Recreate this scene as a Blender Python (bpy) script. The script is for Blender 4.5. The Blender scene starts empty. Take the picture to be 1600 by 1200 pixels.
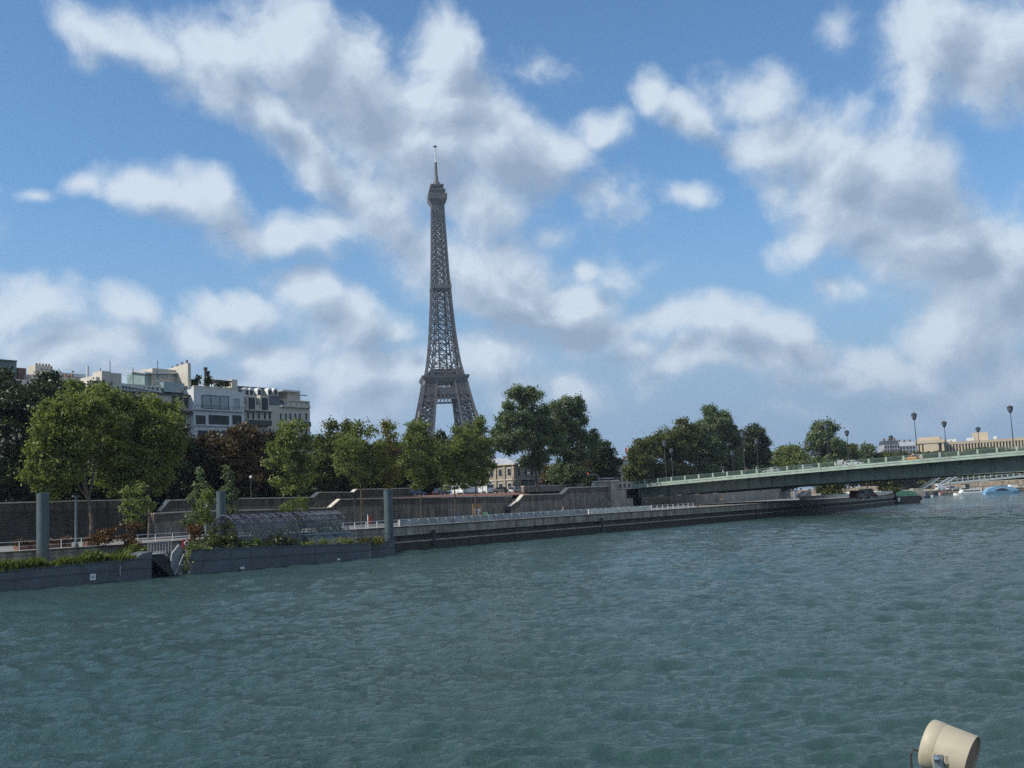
import bpy, bmesh, math, random
import numpy as np
from mathutils import Vector, Matrix, Euler

# ------------------------------------------------------------------ camera
SC = bpy.context.scene
COL = SC.collection
R_ = math.radians
FPX = 1678.0                      # focal length in pixels of the 1600 px wide photograph
CAMZ = 6.0
cam_d = bpy.data.cameras.new('camera')
cam_d.sensor_width = 36.0
cam_d.lens = 36.0 * FPX / 1600.0
cam_d.clip_start = 0.1
cam_d.clip_end = 20000.0
CAM = bpy.data.objects.new('camera', cam_d)
COL.objects.link(CAM)
CROT = Matrix.Rotation(math.pi / 2 + R_(6.33), 3, 'X') @ Matrix.Rotation(R_(-2.55), 3, 'Z')
CAM.matrix_world = Matrix.Translation((0, 0, CAMZ)) @ CROT.to_4x4()
SC.camera = CAM
SC.render.resolution_x, SC.render.resolution_y = 1024, 768

SUN_AZ, SUN_EL = R_(-110), R_(41)
SUNV = Vector((math.sin(SUN_AZ) * math.cos(SUN_EL), math.cos(SUN_AZ) * math.cos(SUN_EL), math.sin(SUN_EL)))

def ray(x, y):
    return CROT @ Vector(((x - 800) / FPX, (600 - y) / FPX, -1.0))
def pz(x, y, z=0.0):              # point of height z seen at that place
    d = ray(x, y); k = (z - CAMZ) / d.z
    return Vector((0, 0, CAMZ)) + d * k
def pY(x, y, Y):                  # point at distance Y
    d = ray(x, y); k = Y / d.y
    return Vector((0, 0, CAMZ)) + d * k
# bank frame: u runs downstream along the left bank, n points inland; t = metres inland of the quay edge
UX, UY = math.cos(R_(53)), math.sin(R_(53))
U = Vector((UX, UY, 0)); N = Vector((-UY, UX, 0)); PERP = 104.8
BROT = R_(53)
def BK(s, t, z=0.0):
    return U * s + N * (PERP + t) + Vector((0, 0, z))
def Wp(x, y, t):
    d = ray(x, y); k = (PERP + t) / (d.x * N.x + d.y * N.y)
    return Vector((0, 0, CAMZ)) + d * k
def Ws(x, y, t):                  # (s, z) on the plane t
    p = Wp(x, y, t)
    return p.x * UX + p.y * UY, p.z

# ------------------------------------------------------------------ world
W = bpy.data.worlds.new("World"); SC.world = W; W.use_nodes = True
wn, wl = W.node_tree.nodes, W.node_tree.links
wn.clear()
HAZE = 0.00009; SKY_STRENGTH = 0.092; SKY_TINT = (0.98, 1.40, 1.64, 1)
def build_world():
    out = wn.new('ShaderNodeOutputWorld')
    sky = wn.new('ShaderNodeTexSky'); sky.sky_type = 'NISHITA'; sky.sun_disc = False
    sky.sun_elevation = SUN_EL; sky.sun_rotation = SUN_AZ
    sky.air_density = 1.0; sky.dust_density = 0.6; sky.ozone_density = 2.0; sky.altitude = 50
    bg = wn.new('ShaderNodeBackground'); bg.inputs['Strength'].default_value = SKY_STRENGTH
    hsv = wn.new('ShaderNodeHueSaturation'); hsv.inputs['Saturation'].default_value = 1.0
    hsv.inputs['Value'].default_value = 1.0
    tint = wn.new('ShaderNodeMix'); tint.data_type = 'RGBA'; tint.blend_type = 'MULTIPLY'; tint.inputs[0].default_value = 1
    tint.inputs[7].default_value = SKY_TINT
    wl.new(sky.outputs[0], hsv.inputs['Color']); wl.new(hsv.outputs[0], tint.inputs[6]); wl.new(tint.outputs[2], bg.inputs['Color'])
    # clouds: density in (azimuth, elevation) around the horizon
    g = bpy.data.node_groups.new('cloud_field', 'ShaderNodeTree')
    g.interface.new_socket('P', in_out='INPUT', socket_type='NodeSocketVector')
    g.interface.new_socket('D', in_out='OUTPUT', socket_type='NodeSocketFloat')
    gn, gl = g.nodes, g.links
    gi = gn.new('NodeGroupInput'); go = gn.new('NodeGroupOutput')
    def M(op, a, b=None, c=None):
        m = gn.new('ShaderNodeMath'); m.operation = op
        for i, v in enumerate((a, b, c)):
            if v is None: continue
            if isinstance(v, (int, float)): m.inputs[i].default_value = v
            else: gl.new(v, m.inputs[i])
        return m.outputs[0]
    # warp
    nz = gn.new('ShaderNodeTexNoise'); nz.noise_dimensions = '3D'
    nz.inputs['Scale'].default_value = 7.0; nz.inputs['Detail'].default_value = 3.0
    gl.new(gi.outputs[0], nz.inputs['Vector'])
    sub = gn.new('ShaderNodeVectorMath'); sub.operation = 'SUBTRACT'; sub.inputs[1].default_value = (.5, .5, .5)
    gl.new(nz.outputs['Color'], sub.inputs[0])
    sca = gn.new('ShaderNodeVectorMath'); sca.operation = 'SCALE'; sca.inputs['Scale'].default_value = 0.10
    gl.new(sub.outputs[0], sca.inputs[0])
    add = gn.new('ShaderNodeVectorMath'); add.operation = 'ADD'
    gl.new(gi.outputs[0], add.inputs[0]); gl.new(sca.outputs[0], add.inputs[1])
    flat = gn.new('ShaderNodeVectorMath'); flat.operation = 'MULTIPLY'; flat.inputs[1].default_value = (1, 1, 0)
    gl.new(add.outputs[0], flat.inputs[0])
    acc = None
    spots = []
    for (x, y, rx, ry, rot, st) in CLOUDS:
        d = ray(x, y).normalized(); spots.append((math.atan2(d.x, d.y), math.asin(d.z), rx, ry, rot, st))
    spots += [(R_(a), R_(e), R_(ra) * FPX, R_(re) * FPX, 0, st) for a, e, ra, re, st in FILL_CLOUDS]
    for (az, el, rx, ry, rot, st) in spots:
        mp = gn.new('ShaderNodeMapping'); mp.vector_type = 'TEXTURE'
        mp.inputs['Location'].default_value = (az, el, 0)
        mp.inputs['Rotation'].default_value = (0, 0, R_(rot))
        mp.inputs['Scale'].default_value = (rx / FPX, ry / FPX, 1)
        if acc is None: gl.new(flat.outputs[0], mp.inputs['Vector'])
        else:                     # a negligible term that keeps the spots evaluated one after another
            ch = gn.new('ShaderNodeVectorMath'); ch.operation = 'MULTIPLY_ADD'; ch.inputs[1].default_value = (1e-7, 1e-7, 0)
            gl.new(acc, ch.inputs[0]); gl.new(flat.outputs[0], ch.inputs[2]); gl.new(ch.outputs[0], mp.inputs['Vector'])
        ln = gn.new('ShaderNodeVectorMath'); ln.operation = 'LENGTH'
        gl.new(mp.outputs[0], ln.inputs[0])
        v = M('MULTIPLY_ADD', ln.outputs['Value'], -st, st)
        acc = v if acc is None else M('SMOOTH_MAX', acc, v, 0.30)
    f = gn.new('ShaderNodeTexNoise'); f.inputs['Scale'].default_value = 9.0
    f.inputs['Detail'].default_value = 9.0; f.inputs['Roughness'].default_value = 0.58
    f.inputs['Distortion'].default_value = 0.25
    gl.new(gi.outputs[0], f.inputs['Vector'])
    fb = M('MULTIPLY_ADD', f.outputs['Fac'], 1.55, -0.775)
    f2 = gn.new('ShaderNodeTexNoise'); f2.inputs['Scale'].default_value = 30.0; f2.inputs['Detail'].default_value = 6.0; f2.inputs['Roughness'].default_value = 0.62
    gl.new(add.outputs[0], f2.inputs['Vector'])
    fb = M('ADD', fb, M('MULTIPLY_ADD', f2.outputs['Fac'], 1.0, -0.50))
    tot = M('ADD', M('MAXIMUM', acc, -1.6), fb)
    # a broken layer of small clouds elsewhere round the horizon, low down
    gl.new(tot, go.inputs[0])

    geo = wn.new('ShaderNodeTexCoord')
    sep = wn.new('ShaderNodeSeparateXYZ'); wl.new(geo.outputs['Generated'], sep.inputs[0])
    def WM(op, a, b=None, c=None, clamp=False):
        m = wn.new('ShaderNodeMath'); m.operation = op; m.use_clamp = clamp
        for i, v in enumerate((a, b, c)):
            if v is None: continue
            if isinstance(v, (int, float)): m.inputs[i].default_value = v
            else: wl.new(v, m.inputs[i])
        return m.outputs[0]
    az = WM('ARCTAN2', sep.outputs[0], sep.outputs[1]); el = WM('ARCSINE', sep.outputs[2])
    cmb = wn.new('ShaderNodeCombineXYZ'); wl.new(az, cmb.inputs[0]); wl.new(el, cmb.inputs[1])
    ga = wn.new('ShaderNodeGroup'); ga.node_tree = g; wl.new(cmb.outputs[0], ga.inputs[0])
    off = wn.new('ShaderNodeVectorMath'); off.operation = 'ADD'; off.inputs[1].default_value = (-0.018, 0.026, 0)
    wl.new(cmb.outputs[0], off.inputs[0])
    gb = wn.new('ShaderNodeGroup'); gb.node_tree = g; wl.new(off.outputs[0], gb.inputs[0])
    def MR(v, a, b, c, d, kind='SMOOTHSTEP'):
        m = wn.new('ShaderNodeMapRange'); m.interpolation_type = kind
        wl.new(v, m.inputs['Value'])
        for k, q in zip(('From Min', 'From Max', 'To Min', 'To Max'), (a, b, c, d)): m.inputs[k].default_value = q
        return m.outputs['Result']
    alpha = MR(ga.outputs[0], -0.32, 0.62, 0.0, 0.94)
    relief = WM('SUBTRACT', gb.outputs[0], ga.outputs[0])
    thick = MR(ga.outputs[0], 0.25, 1.35, 0.0, 1.0)
    above = MR(gb.outputs[0], 0.2, 1.5, 0.0, 1.0)
    sh = WM('ADD', WM('MULTIPLY_ADD', relief, 0.72, 0.30), WM('ADD', WM('MULTIPLY', thick, 0.25), WM('MULTIPLY', above, 0.42)), clamp=True)
    ramp = wn.new('ShaderNodeValToRGB'); r = ramp.color_ramp
    r.elements[0].position = 0.0; r.elements[0].color = CL_LIT
    r.elements[1].position = 1.0; r.elements[1].color = CL_DARK
    e = r.elements.new(0.45); e.color = CL_MID
    wl.new(sh, ramp.inputs[0])
    bc = wn.new('ShaderNodeBackground'); wl.new(ramp.outputs[0], bc.inputs['Color']); bc.inputs['Strength'].default_value = 1.0
    hz = wn.new('ShaderNodeBackground'); hz.inputs['Color'].default_value = HORIZON; hz.inputs['Strength'].default_value = 1.0
    ha = MR(el, 0.03, 0.30, 0.94, 0.0)
    m0 = wn.new('ShaderNodeMixShader'); wl.new(ha, m0.inputs[0]); wl.new(bg.outputs[0], m0.inputs[1]); wl.new(hz.outputs[0], m0.inputs[2])
    mx = wn.new('ShaderNodeMixShader')
    wl.new(alpha, mx.inputs[0]); wl.new(m0.outputs[0], mx.inputs[1]); wl.new(bc.outputs[0], mx.inputs[2])
    hb_ = MR(el, 0.0, 0.13, 0.9, 0.0)
    m3 = wn.new('ShaderNodeMixShader'); wl.new(hb_, m3.inputs[0]); wl.new(mx.outputs[0], m3.inputs[1]); wl.new(hz.outputs[0], m3.inputs[2])
    wl.new(m3.outputs[0], out.inputs[0])
HORIZON = (0.285, 0.42, 0.59, 1)
CL_LIT = (0.69, 0.785, 0.88, 1); CL_MID = (0.455, 0.56, 0.69, 1); CL_DARK = (0.315, 0.405, 0.535, 1)
# place, radii, turn (counter-clockwise), weight
CLOUDS = [
 (150, 40, 60, 35, 10, .8), (230, 50, 80, 45, 0, .9), (340, 70, 120, 75, -15, 1.1), (470, 70, 130, 90, -20, 1.2), (560, 130, 120, 90, -35, 1.2), (430, 170, 90, 50, -35, .9), (510, 230, 80, 60, -45, .9),
 (690, 65, 60, 75, 0, 1.2), (700, 160, 110, 80, -20, 1.2), (650, 240, 130, 90, -30, 1.2), (780, 240, 120, 80, -10, 1.3), (870, 230, 70, 45, -10, 1.0),
 (930, 195, 60, 32, -20, 1.0), (600, 340, 60, 60, 0, .75), (660, 400, 90, 70, -50, .75), (580, 300, 60, 50, -30, .7),
 (150, 275, 40, 20, -10, .6), (240, 280, 75, 40, -10, 1.0), (320, 310, 85, 45, -35, 1.0), (370, 360, 60, 35, -40, .75), (450, 375, 95, 48, 5, 1.0), (510, 350, 50, 40, 0, .8),
 (930, 300, 60, 40, 0, .5), (1075, 292, 38, 24, 0, .65), (1020, 135, 40, 35, 0, .75), (1090, 160, 60, 30, -20, .7), (1150, 130, 30, 45, 40, .4),
 (908, 420, 28, 36, -15, .85), (790, 400, 80, 50, -20, .85), (870, 485, 130, 55, -10, 1.6), (780, 460, 100, 70, 0, 1.4), (830, 430, 70, 45, -20, 1.2),
 (1030, 510, 70, 42, -5, 1.0), (1000, 560, 90, 35, 0, .8), (1130, 520, 110, 45, -5, 1.0), (1210, 520, 60, 40, -10, .9), (1250, 550, 80, 35, -10, .8), (1370, 570, 110, 30, -8, .8), (1090, 565, 110, 38, 0, .9),
 (1195, 130, 55, 50, 0, .95), (1220, 210, 75, 75, -40, 1.0), (1300, 250, 110, 80, -35, 1.15), (1400, 290, 110, 80, -30, 1.15), (1290, 370, 65, 36, 10, .9), (1220, 270, 50, 40, 0, .7),
 (1460, 390, 120, 80, -25, 1.25), (1560, 440, 110, 110, 0, 1.3), (1460, 60, 100, 90, -30, .95), (1570, 100, 110, 120, 0, 1.15), (1420, 170, 60, 70, 0, .65), (1520, 520, 110, 60, 0, .9), (1560, 600, 120, 45, 0, .75), (1350, 450, 60, 30, -20, .4),
 (60, 480, 80, 50, 0, 1.1), (-60, 510, 110, 80, 0, 1.0), (195, 500, 55, 38, -10, 1.0), (60, 550, 150, 50, 0, .85), (120, 590, 120, 30, 0, .6),
 (370, 500, 65, 30, 0, .9), (320, 545, 90, 30, 0, .7), (470, 480, 70, 45, -30, 1.1), (540, 520, 90, 60, -25, 1.2), (620, 530, 50, 35, 0, .9), (570, 590, 130, 50, 0, 1.0), (430, 570, 90, 40, 0, .9), (640, 600, 90, 45, 0, .9), (760, 570, 90, 45, 0, .7),
 (760, 330, 90, 70, -30, .9), (720, 420, 90, 70, 0, .9), (950, 440, 50, 40, 0, .5), (940, 530, 100, 45, 0, 1.0), (1180, 560, 100, 35, 0, .9), (1300, 590, 120, 30, 0, .8), (1480, 620, 120, 30, 0, .7), (350, 130, 100, 60, -30, .9), (1340, 340, 90, 70, -30, 1.0),
 (560, 640, 140, 40, 0, 1.0), (330, 605, 110, 35, 0, .9), (800, 610, 70, 40, 0, .7), (900, 615, 50, 30, 0, .65), (58, 287, 26, 14, 0, .5), (850, 95, 40, 20, 0, .3), (1300, 45, 25, 30, 0, .4), (1310, 440, 36, 20, -25, .45), (1240, 655, 60, 20, 0, .45), (860, 370, 30, 25, 0, .5),
 (-500, 250, 300, 120, 0, 1.0), (2000, 200, 260, 160, 0, 1.0), (2500, 420, 300, 120, 0, 1.0), (-1000, 400, 300, 140, 0, 1.0), (700, -300, 420, 120, 0, .9), (1700, -200, 300, 140, 0, .8)]
# unseen clouds added to lift the ambient light, azimuth, elevation and radii in degrees
FILL_CLOUDS = [(70, 30, 26, 16, 1.2), (110, 22, 30, 14, 1.3), (140, 45, 40, 20, 1.3), (175, 20, 30, 13, 1.2), (-150, 35, 32, 18, 1.2), (-172, 60, 60, 14, 1.0), (60, 58, 40, 14, 1.1), (-75, 18, 22, 10, 1.1), (-115, 14, 26, 8, 1.1), (20, 68, 60, 12, .9)]
build_world()

sd = bpy.data.lights.new('sun', 'SUN'); sd.energy = 4.8; sd.angle = R_(0.53); sd.color = (1.0, 0.93, 0.82)
so = bpy.data.objects.new('sun', sd); COL.objects.link(so)
so.rotation_euler = SUNV.to_track_quat('Z', 'Y').to_euler(); so.location = (-200, 0, 300)
SC.view_settings.view_transform = 'Standard'; SC.view_settings.look = 'None'
SC.view_settings.exposure = 0.0; SC.view_settings.gamma = 1.0
SC.view_settings.use_curve_mapping = False
SC.cycles.max_bounces = 6; SC.cycles.diffuse_bounces = 2; SC.cycles.glossy_bounces = 3
SC.cycles.transmission_bounces = 4; SC.cycles.transparent_max_bounces = 8; SC.cycles.volume_bounces = 0
SC.cycles.use_denoising = False; SC.cycles.sample_clamp_indirect = 2.0; SC.cycles.sample_clamp_direct = 1.4

# ------------------------------------------------------------------ helpers
class MB:
    """collects shapes and links them as one mesh object"""
    def __init__(s): s.v = []; s.f = []
    def add(s, vs, fs):
        o = len(s.v); s.v += [tuple(v) for v in vs]; s.f += [tuple(i + o for i in f) for f in fs]; return s
    def box(s, x0, x1, y0, y1, z0, z1):
        vs = [(x, y, z) for z in (z0, z1) for y in (y0, y1) for x in (x0, x1)]
        return s.add(vs, [(0, 2, 3, 1), (4, 5, 7, 6), (0, 1, 5, 4), (1, 3, 7, 5), (3, 2, 6, 7), (2, 0, 4, 6)])
    def cbox(s, c, sx, sy, sz, rz=0, ry=0):
        m = Matrix.Rotation(rz, 3, 'Z') @ Matrix.Rotation(ry, 3, 'Y'); c = Vector(c)
        vs = [c + m @ Vector((x * sx / 2, y * sy / 2, z * sz / 2)) for z in (-1, 1) for y in (-1, 1) for x in (-1, 1)]
        return s.add(vs, [(0, 2, 3, 1), (4, 5, 7, 6), (0, 1, 5, 4), (1, 3, 7, 5), (3, 2, 6, 7), (2, 0, 4, 6)])
    def bar(s, a, b, w, h=None):
        """square bar from a to b"""
        a, b = Vector(a), Vector(b); h = h or w; d = b - a
        if d.length < 1e-6: return s
        d.normalize(); up = Vector((0, 0, 1)) if abs(d.z) < .95 else Vector((0, 1, 0))
        r = d.cross(up).normalized(); q = r.cross(d)
        vs = [p + r * (i * w / 2) + q * (j * h / 2) for p in (a, b) for i, j in ((-1, -1), (1, -1), (1, 1), (-1, 1))]
        return s.add(vs, [(3, 2, 1, 0), (4, 5, 6, 7), (0, 1, 5, 4), (1, 2, 6, 5), (2, 3, 7, 6), (3, 0, 4, 7)])
    def tube(s, pts, rad, n=8, cap=True):
        pts = [Vector(p) for p in pts]; k = len(pts)
        rad = [rad] * k if isinstance(rad, (int, float)) else list(rad)
        vs = []
        for i, p in enumerate(pts):
            d = (pts[min(i + 1, k - 1)] - pts[max(i - 1, 0)])
            d = d.normalized() if d.length > 1e-9 else Vector((0, 0, 1))
            ref = Vector((1, 0, 0)) if abs(d.x) < .9 else Vector((0, 1, 0))
            a = d.cross(ref).normalized(); b = d.cross(a)
            for j in range(n):
                th = 2 * math.pi * j / n
                vs.append(p + (a * math.cos(th) + b * math.sin(th)) * rad[i])
        fs = [(i * n + j, (i + 1) * n + j, (i + 1) * n + (j + 1) % n, i * n + (j + 1) % n) for i in range(k - 1) for j in range(n)]
        if cap: fs += [tuple(range(n)), tuple(range((k - 1) * n, k * n))[::-1]]
        return s.add(vs, fs)
    def lathe(s, c, prof, n=16):
        """prof: (radius, height) up the axis through c"""
        c = Vector(c); vs = []; k = len(prof)
        for r, z in prof:
            for j in range(n):
                th = 2 * math.pi * j / n
                vs.append(c + Vector((r * math.cos(th), r * math.sin(th), z)))
        fs = [(i * n + j, i * n + (j + 1) % n, (i + 1) * n + (j + 1) % n, (i + 1) * n + j) for i in range(k - 1) for j in range(n)]
        fs += [tuple(range(n))[::-1], tuple(range((k - 1) * n, k * n))]
        return s.add(vs, fs)
    def prism(s, poly, y0, y1, axis='y'):
        """outline in (x, z), pushed from y0 to y1 (axis y), or outline (x, y) pushed in z"""
        k = len(poly)
        if axis == 'y': vs = [(a, y0, b) for a, b in poly] + [(a, y1, b) for a, b in poly]
        elif axis == 'x': vs = [(y0, a, b) for a, b in poly] + [(y1, a, b) for a, b in poly]
        else: vs = [(a, b, y0) for a, b in poly] + [(a, b, y1) for a, b in poly]
        fs = [tuple(range(k)), tuple(range(k, 2 * k))[::-1]] + [(i, i + k, (i + 1) % k + k, (i + 1) % k) for i in range(k)]
        return s.add(vs, fs)
    def wallpath(s, pts, thick):
        """pts: (x, y, z0, z1) along a path; a wall of that thickness to its left"""
        k = len(pts); vs = []
        for i, (x, y, a, b) in enumerate(pts):
            p0 = Vector(pts[max(i - 1, 0)][:2]); p1 = Vector(pts[min(i + 1, k - 1)][:2])
            d = (p1 - p0); d = d.normalized() if d.length > 1e-6 else Vector((1, 0)); nn = Vector((-d.y, d.x)) * thick
            vs += [(x, y, a), (x, y, b), (x + nn.x, y + nn.y, b), (x + nn.x, y + nn.y, a)]
        fs = []
        for i in range(k - 1):
            for j in range(4):
                fs.append((i * 4 + j, (i + 1) * 4 + j, (i + 1) * 4 + (j + 1) % 4, i * 4 + (j + 1) % 4))
        fs += [(0, 1, 2, 3), tuple(4 * (k - 1) + j for j in (3, 2, 1, 0))]
        return s.add(vs, fs)
    def build(s, name, mat, parent=None, loc=None, rz=0, smooth=False, bevel=0):
        me = bpy.data.meshes.new(name); me.from_pydata(s.v, [], s.f)
        bm = bmesh.new(); bm.from_mesh(me); bmesh.ops.recalc_face_normals(bm, faces=bm.faces); bm.to_mesh(me); bm.free()
        me.materials.append(mat)
        if smooth:
            me.polygons.foreach_set('use_smooth', [True] * len(me.polygons))
            me.set_sharp_from_angle(angle=R_(40))
        me.update()
        o = bpy.data.objects.new(name, me); COL.objects.link(o)
        if parent: o.parent = parent
        if loc is not None: o.location = loc
        if rz: o.rotation_euler = (0, 0, rz)
        if bevel:
            b = o.modifiers.new('bevel', 'BEVEL'); b.width = bevel; b.segments = 2; b.limit_method = 'ANGLE'
        return o

def empty(name, loc, rz=0):
    o = bpy.data.objects.new(name, None); COL.objects.link(o)
    o.empty_display_size = 0.5; o.location = loc; o.rotation_euler = (0, 0, rz); return o
def tag(o, label=None, cat=None, group=None, kind=None):
    if label: o['label'] = label
    if cat: o['category'] = cat
    if group: o['group'] = group
    if kind: o['kind'] = kind
    return o
def thing(name, label, cat, loc=(0, 0, 0), rz=0, group=None):
    return tag(empty(name, loc, rz), label, cat, group)
def copy_tree(o, parent=None):
    c = o.copy(); COL.objects.link(c)
    if parent: c.parent = parent
    for ch in [q for q in bpy.data.objects if q.parent == o]: copy_tree(ch, c)
    return c

# ------------------------------------------------------------------ materials
MATS = {}
def mat(name, col, rough=0.7, var=0.25, scale=1.0, bump=0.0, bscale=None, metal=0.0, spec=0.5, col2=None, stretch=(1, 1, 1), detail=6):
    if name in MATS: return MATS[name]
    m = bpy.data.materials.new(name); m.use_nodes = True
    n, l = m.node_tree.nodes, m.node_tree.links
    b = n['Principled BSDF']
    b.inputs['Roughness'].default_value = rough; b.inputs['Metallic'].default_value = metal
    b.inputs['Specular IOR Level'].default_value = spec
    tc = n.new('ShaderNodeTexCoord'); mp = n.new('ShaderNodeMapping'); mp.inputs['Scale'].default_value = stretch
    l.new(tc.outputs['Object'], mp.inputs[0])
    nz = n.new('ShaderNodeTexNoise'); nz.inputs['Scale'].default_value = scale; nz.inputs['Detail'].default_value = detail
    nz.inputs['Roughness'].default_value = 0.62
    l.new(mp.outputs[0], nz.inputs['Vector'])
    rp = n.new('ShaderNodeValToRGB')
    c2 = col2 or tuple(max(0, c * (1 - var)) for c in col)
    c1 = col if col2 else tuple(min(1, c * (1 + var)) for c in col)
    rp.color_ramp.elements[0].position = 0.32; rp.color_ramp.elements[0].color = (*c2, 1)
    rp.color_ramp.elements[1].position = 0.68; rp.color_ramp.elements[1].color = (*c1, 1)
    l.new(nz.outputs['Fac'], rp.inputs[0]); l.new(rp.outputs[0], b.inputs['Base Color'])
    if bump:
        bn = n.new('ShaderNodeTexNoise'); bn.inputs['Scale'].default_value = bscale or scale * 4; bn.inputs['Detail'].default_value = 5
        l.new(mp.outputs[0], bn.inputs['Vector'])
        bp = n.new('ShaderNodeBump'); bp.inputs['Strength'].default_value = 0.6; bp.inputs['Distance'].default_value = bump
        l.new(bn.outputs['Fac'], bp.inputs['Height']); l.new(bp.outputs[0], b.inputs['Normal'])
    MATS[name] = m; return m

def stone_mat(name, col, bw=1.2, bh=0.45, stain=0.4, rough=0.85, mortar=0.6):
    """coursed blocks with streaky stains; courses follow height"""
    if name in MATS: return MATS[name]
    m = mat(name, col, rough, 0.2, 0.7)
    n, l = m.node_tree.nodes, m.node_tree.links; b = n['Principled BSDF']
    tc = [q for q in n if q.type == 'TEX_COORD'][0]; rp = [q for q in n if q.type == 'VALTORGB'][0]
    sp = n.new('ShaderNodeSeparateXYZ'); l.new(tc.outputs['Object'], sp.inputs[0])
    cb = n.new('ShaderNodeCombineXYZ'); l.new(sp.outputs[0], cb.inputs[0]); l.new(sp.outputs[2], cb.inputs[1])
    br = n.new('ShaderNodeTexBrick'); br.inputs['Scale'].default_value = 1.0
    br.inputs['Brick Width'].default_value = bw; br.inputs['Row Height'].default_value = bh
    br.inputs['Mortar Size'].default_value = 0.02; br.inputs['Color1'].default_value = (1, 1, 1, 1)
    br.inputs['Color2'].default_value = (.8, .8, .8, 1); br.inputs['Mortar'].default_value = (mortar,) * 3 + (1,)
    l.new(cb.outputs[0], br.inputs['Vector'])
    mu = n.new('ShaderNodeMix'); mu.data_type = 'RGBA'; mu.blend_type = 'MULTIPLY'; mu.inputs[0].default_value = 1
    l.new(rp.outputs[0], mu.inputs[6]); l.new(br.outputs['Color'], mu.inputs[7])
    st = n.new('ShaderNodeTexNoise'); st.inputs['Scale'].default_value = 0.8; st.inputs['Detail'].default_value = 6
    mp = n.new('ShaderNodeMapping'); mp.inputs['Scale'].default_value = (1.0, 1.0, 0.18)
    l.new(tc.outputs['Object'], mp.inputs[0]); l.new(mp.outputs[0], st.inputs['Vector'])
    r2 = n.new('ShaderNodeValToRGB'); r2.color_ramp.elements[0].position = .35; r2.color_ramp.elements[1].position = .65
    r2.color_ramp.elements[0].color = (1 - stain,) * 3 + (1,); r2.color_ramp.elements[1].color = (1, 1, 1, 1)
    l.new(st.outputs['Fac'], r2.inputs[0])
    m2 = n.new('ShaderNodeMix'); m2.data_type = 'RGBA'; m2.blend_type = 'MULTIPLY'; m2.inputs[0].default_value = 1
    l.new(mu.outputs[2], m2.inputs[6]); l.new(r2.outputs[0], m2.inputs[7])
    s3 = n.new('ShaderNodeTexNoise'); s3.inputs['Scale'].default_value = 2.4; s3.inputs['Detail'].default_value = 7; s3.inputs['Roughness'].default_value = .7
    mp3 = n.new('ShaderNodeMapping'); mp3.inputs['Scale'].default_value = (1.0, 1.0, 0.12)
    l.new(tc.outputs['Object'], mp3.inputs[0]); l.new(mp3.outputs[0], s3.inputs['Vector'])
    r3 = n.new('ShaderNodeValToRGB'); r3.color_ramp.elements[0].position = .40; r3.color_ramp.elements[1].position = .56
    r3.color_ramp.elements[0].color = (1 - stain * .8, 1 - stain * .85, 1 - stain * .95, 1); r3.color_ramp.elements[1].color = (1, 1, 1, 1)
    l.new(s3.outputs['Fac'], r3.inputs[0])
    m3 = n.new('ShaderNodeMix'); m3.data_type = 'RGBA'; m3.blend_type = 'MULTIPLY'; m3.inputs[0].default_value = 1
    l.new(m2.outputs[2], m3.inputs[6]); l.new(r3.outputs[0], m3.inputs[7]); l.new(m3.outputs[2], b.inputs['Base Color'])
    return m

def streaked(name, col, rough, rust=(.10, .05, .025), amt=.5, sc=1.6, zs=.1):
    """painted steel with rust and rain streaks running down"""
    m = mat(name, col, rough, .2, .5)
    n, l = m.node_tree.nodes, m.node_tree.links; b = n['Principled BSDF']
    tc = [q for q in n if q.type == 'TEX_COORD'][0]; rp = [q for q in n if q.type == 'VALTORGB'][0]
    mp = n.new('ShaderNodeMapping'); mp.inputs['Scale'].default_value = (1, 1, zs); l.new(tc.outputs['Object'], mp.inputs[0])
    nz = n.new('ShaderNodeTexNoise'); nz.inputs['Scale'].default_value = sc; nz.inputs['Detail'].default_value = 7; nz.inputs['Roughness'].default_value = .68
    l.new(mp.outputs[0], nz.inputs['Vector'])
    mr = n.new('ShaderNodeMapRange'); mr.inputs['From Min'].default_value = .52; mr.inputs['From Max'].default_value = .72; mr.inputs['To Max'].default_value = amt
    l.new(nz.outputs['Fac'], mr.inputs['Value'])
    mx = n.new('ShaderNodeMix'); mx.data_type = 'RGBA'; l.new(mr.outputs[0], mx.inputs[0]); l.new(rp.outputs[0], mx.inputs[6]); mx.inputs[7].default_value = (*rust, 1)
    l.new(mx.outputs[2], b.inputs['Base Color']); return m

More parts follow.
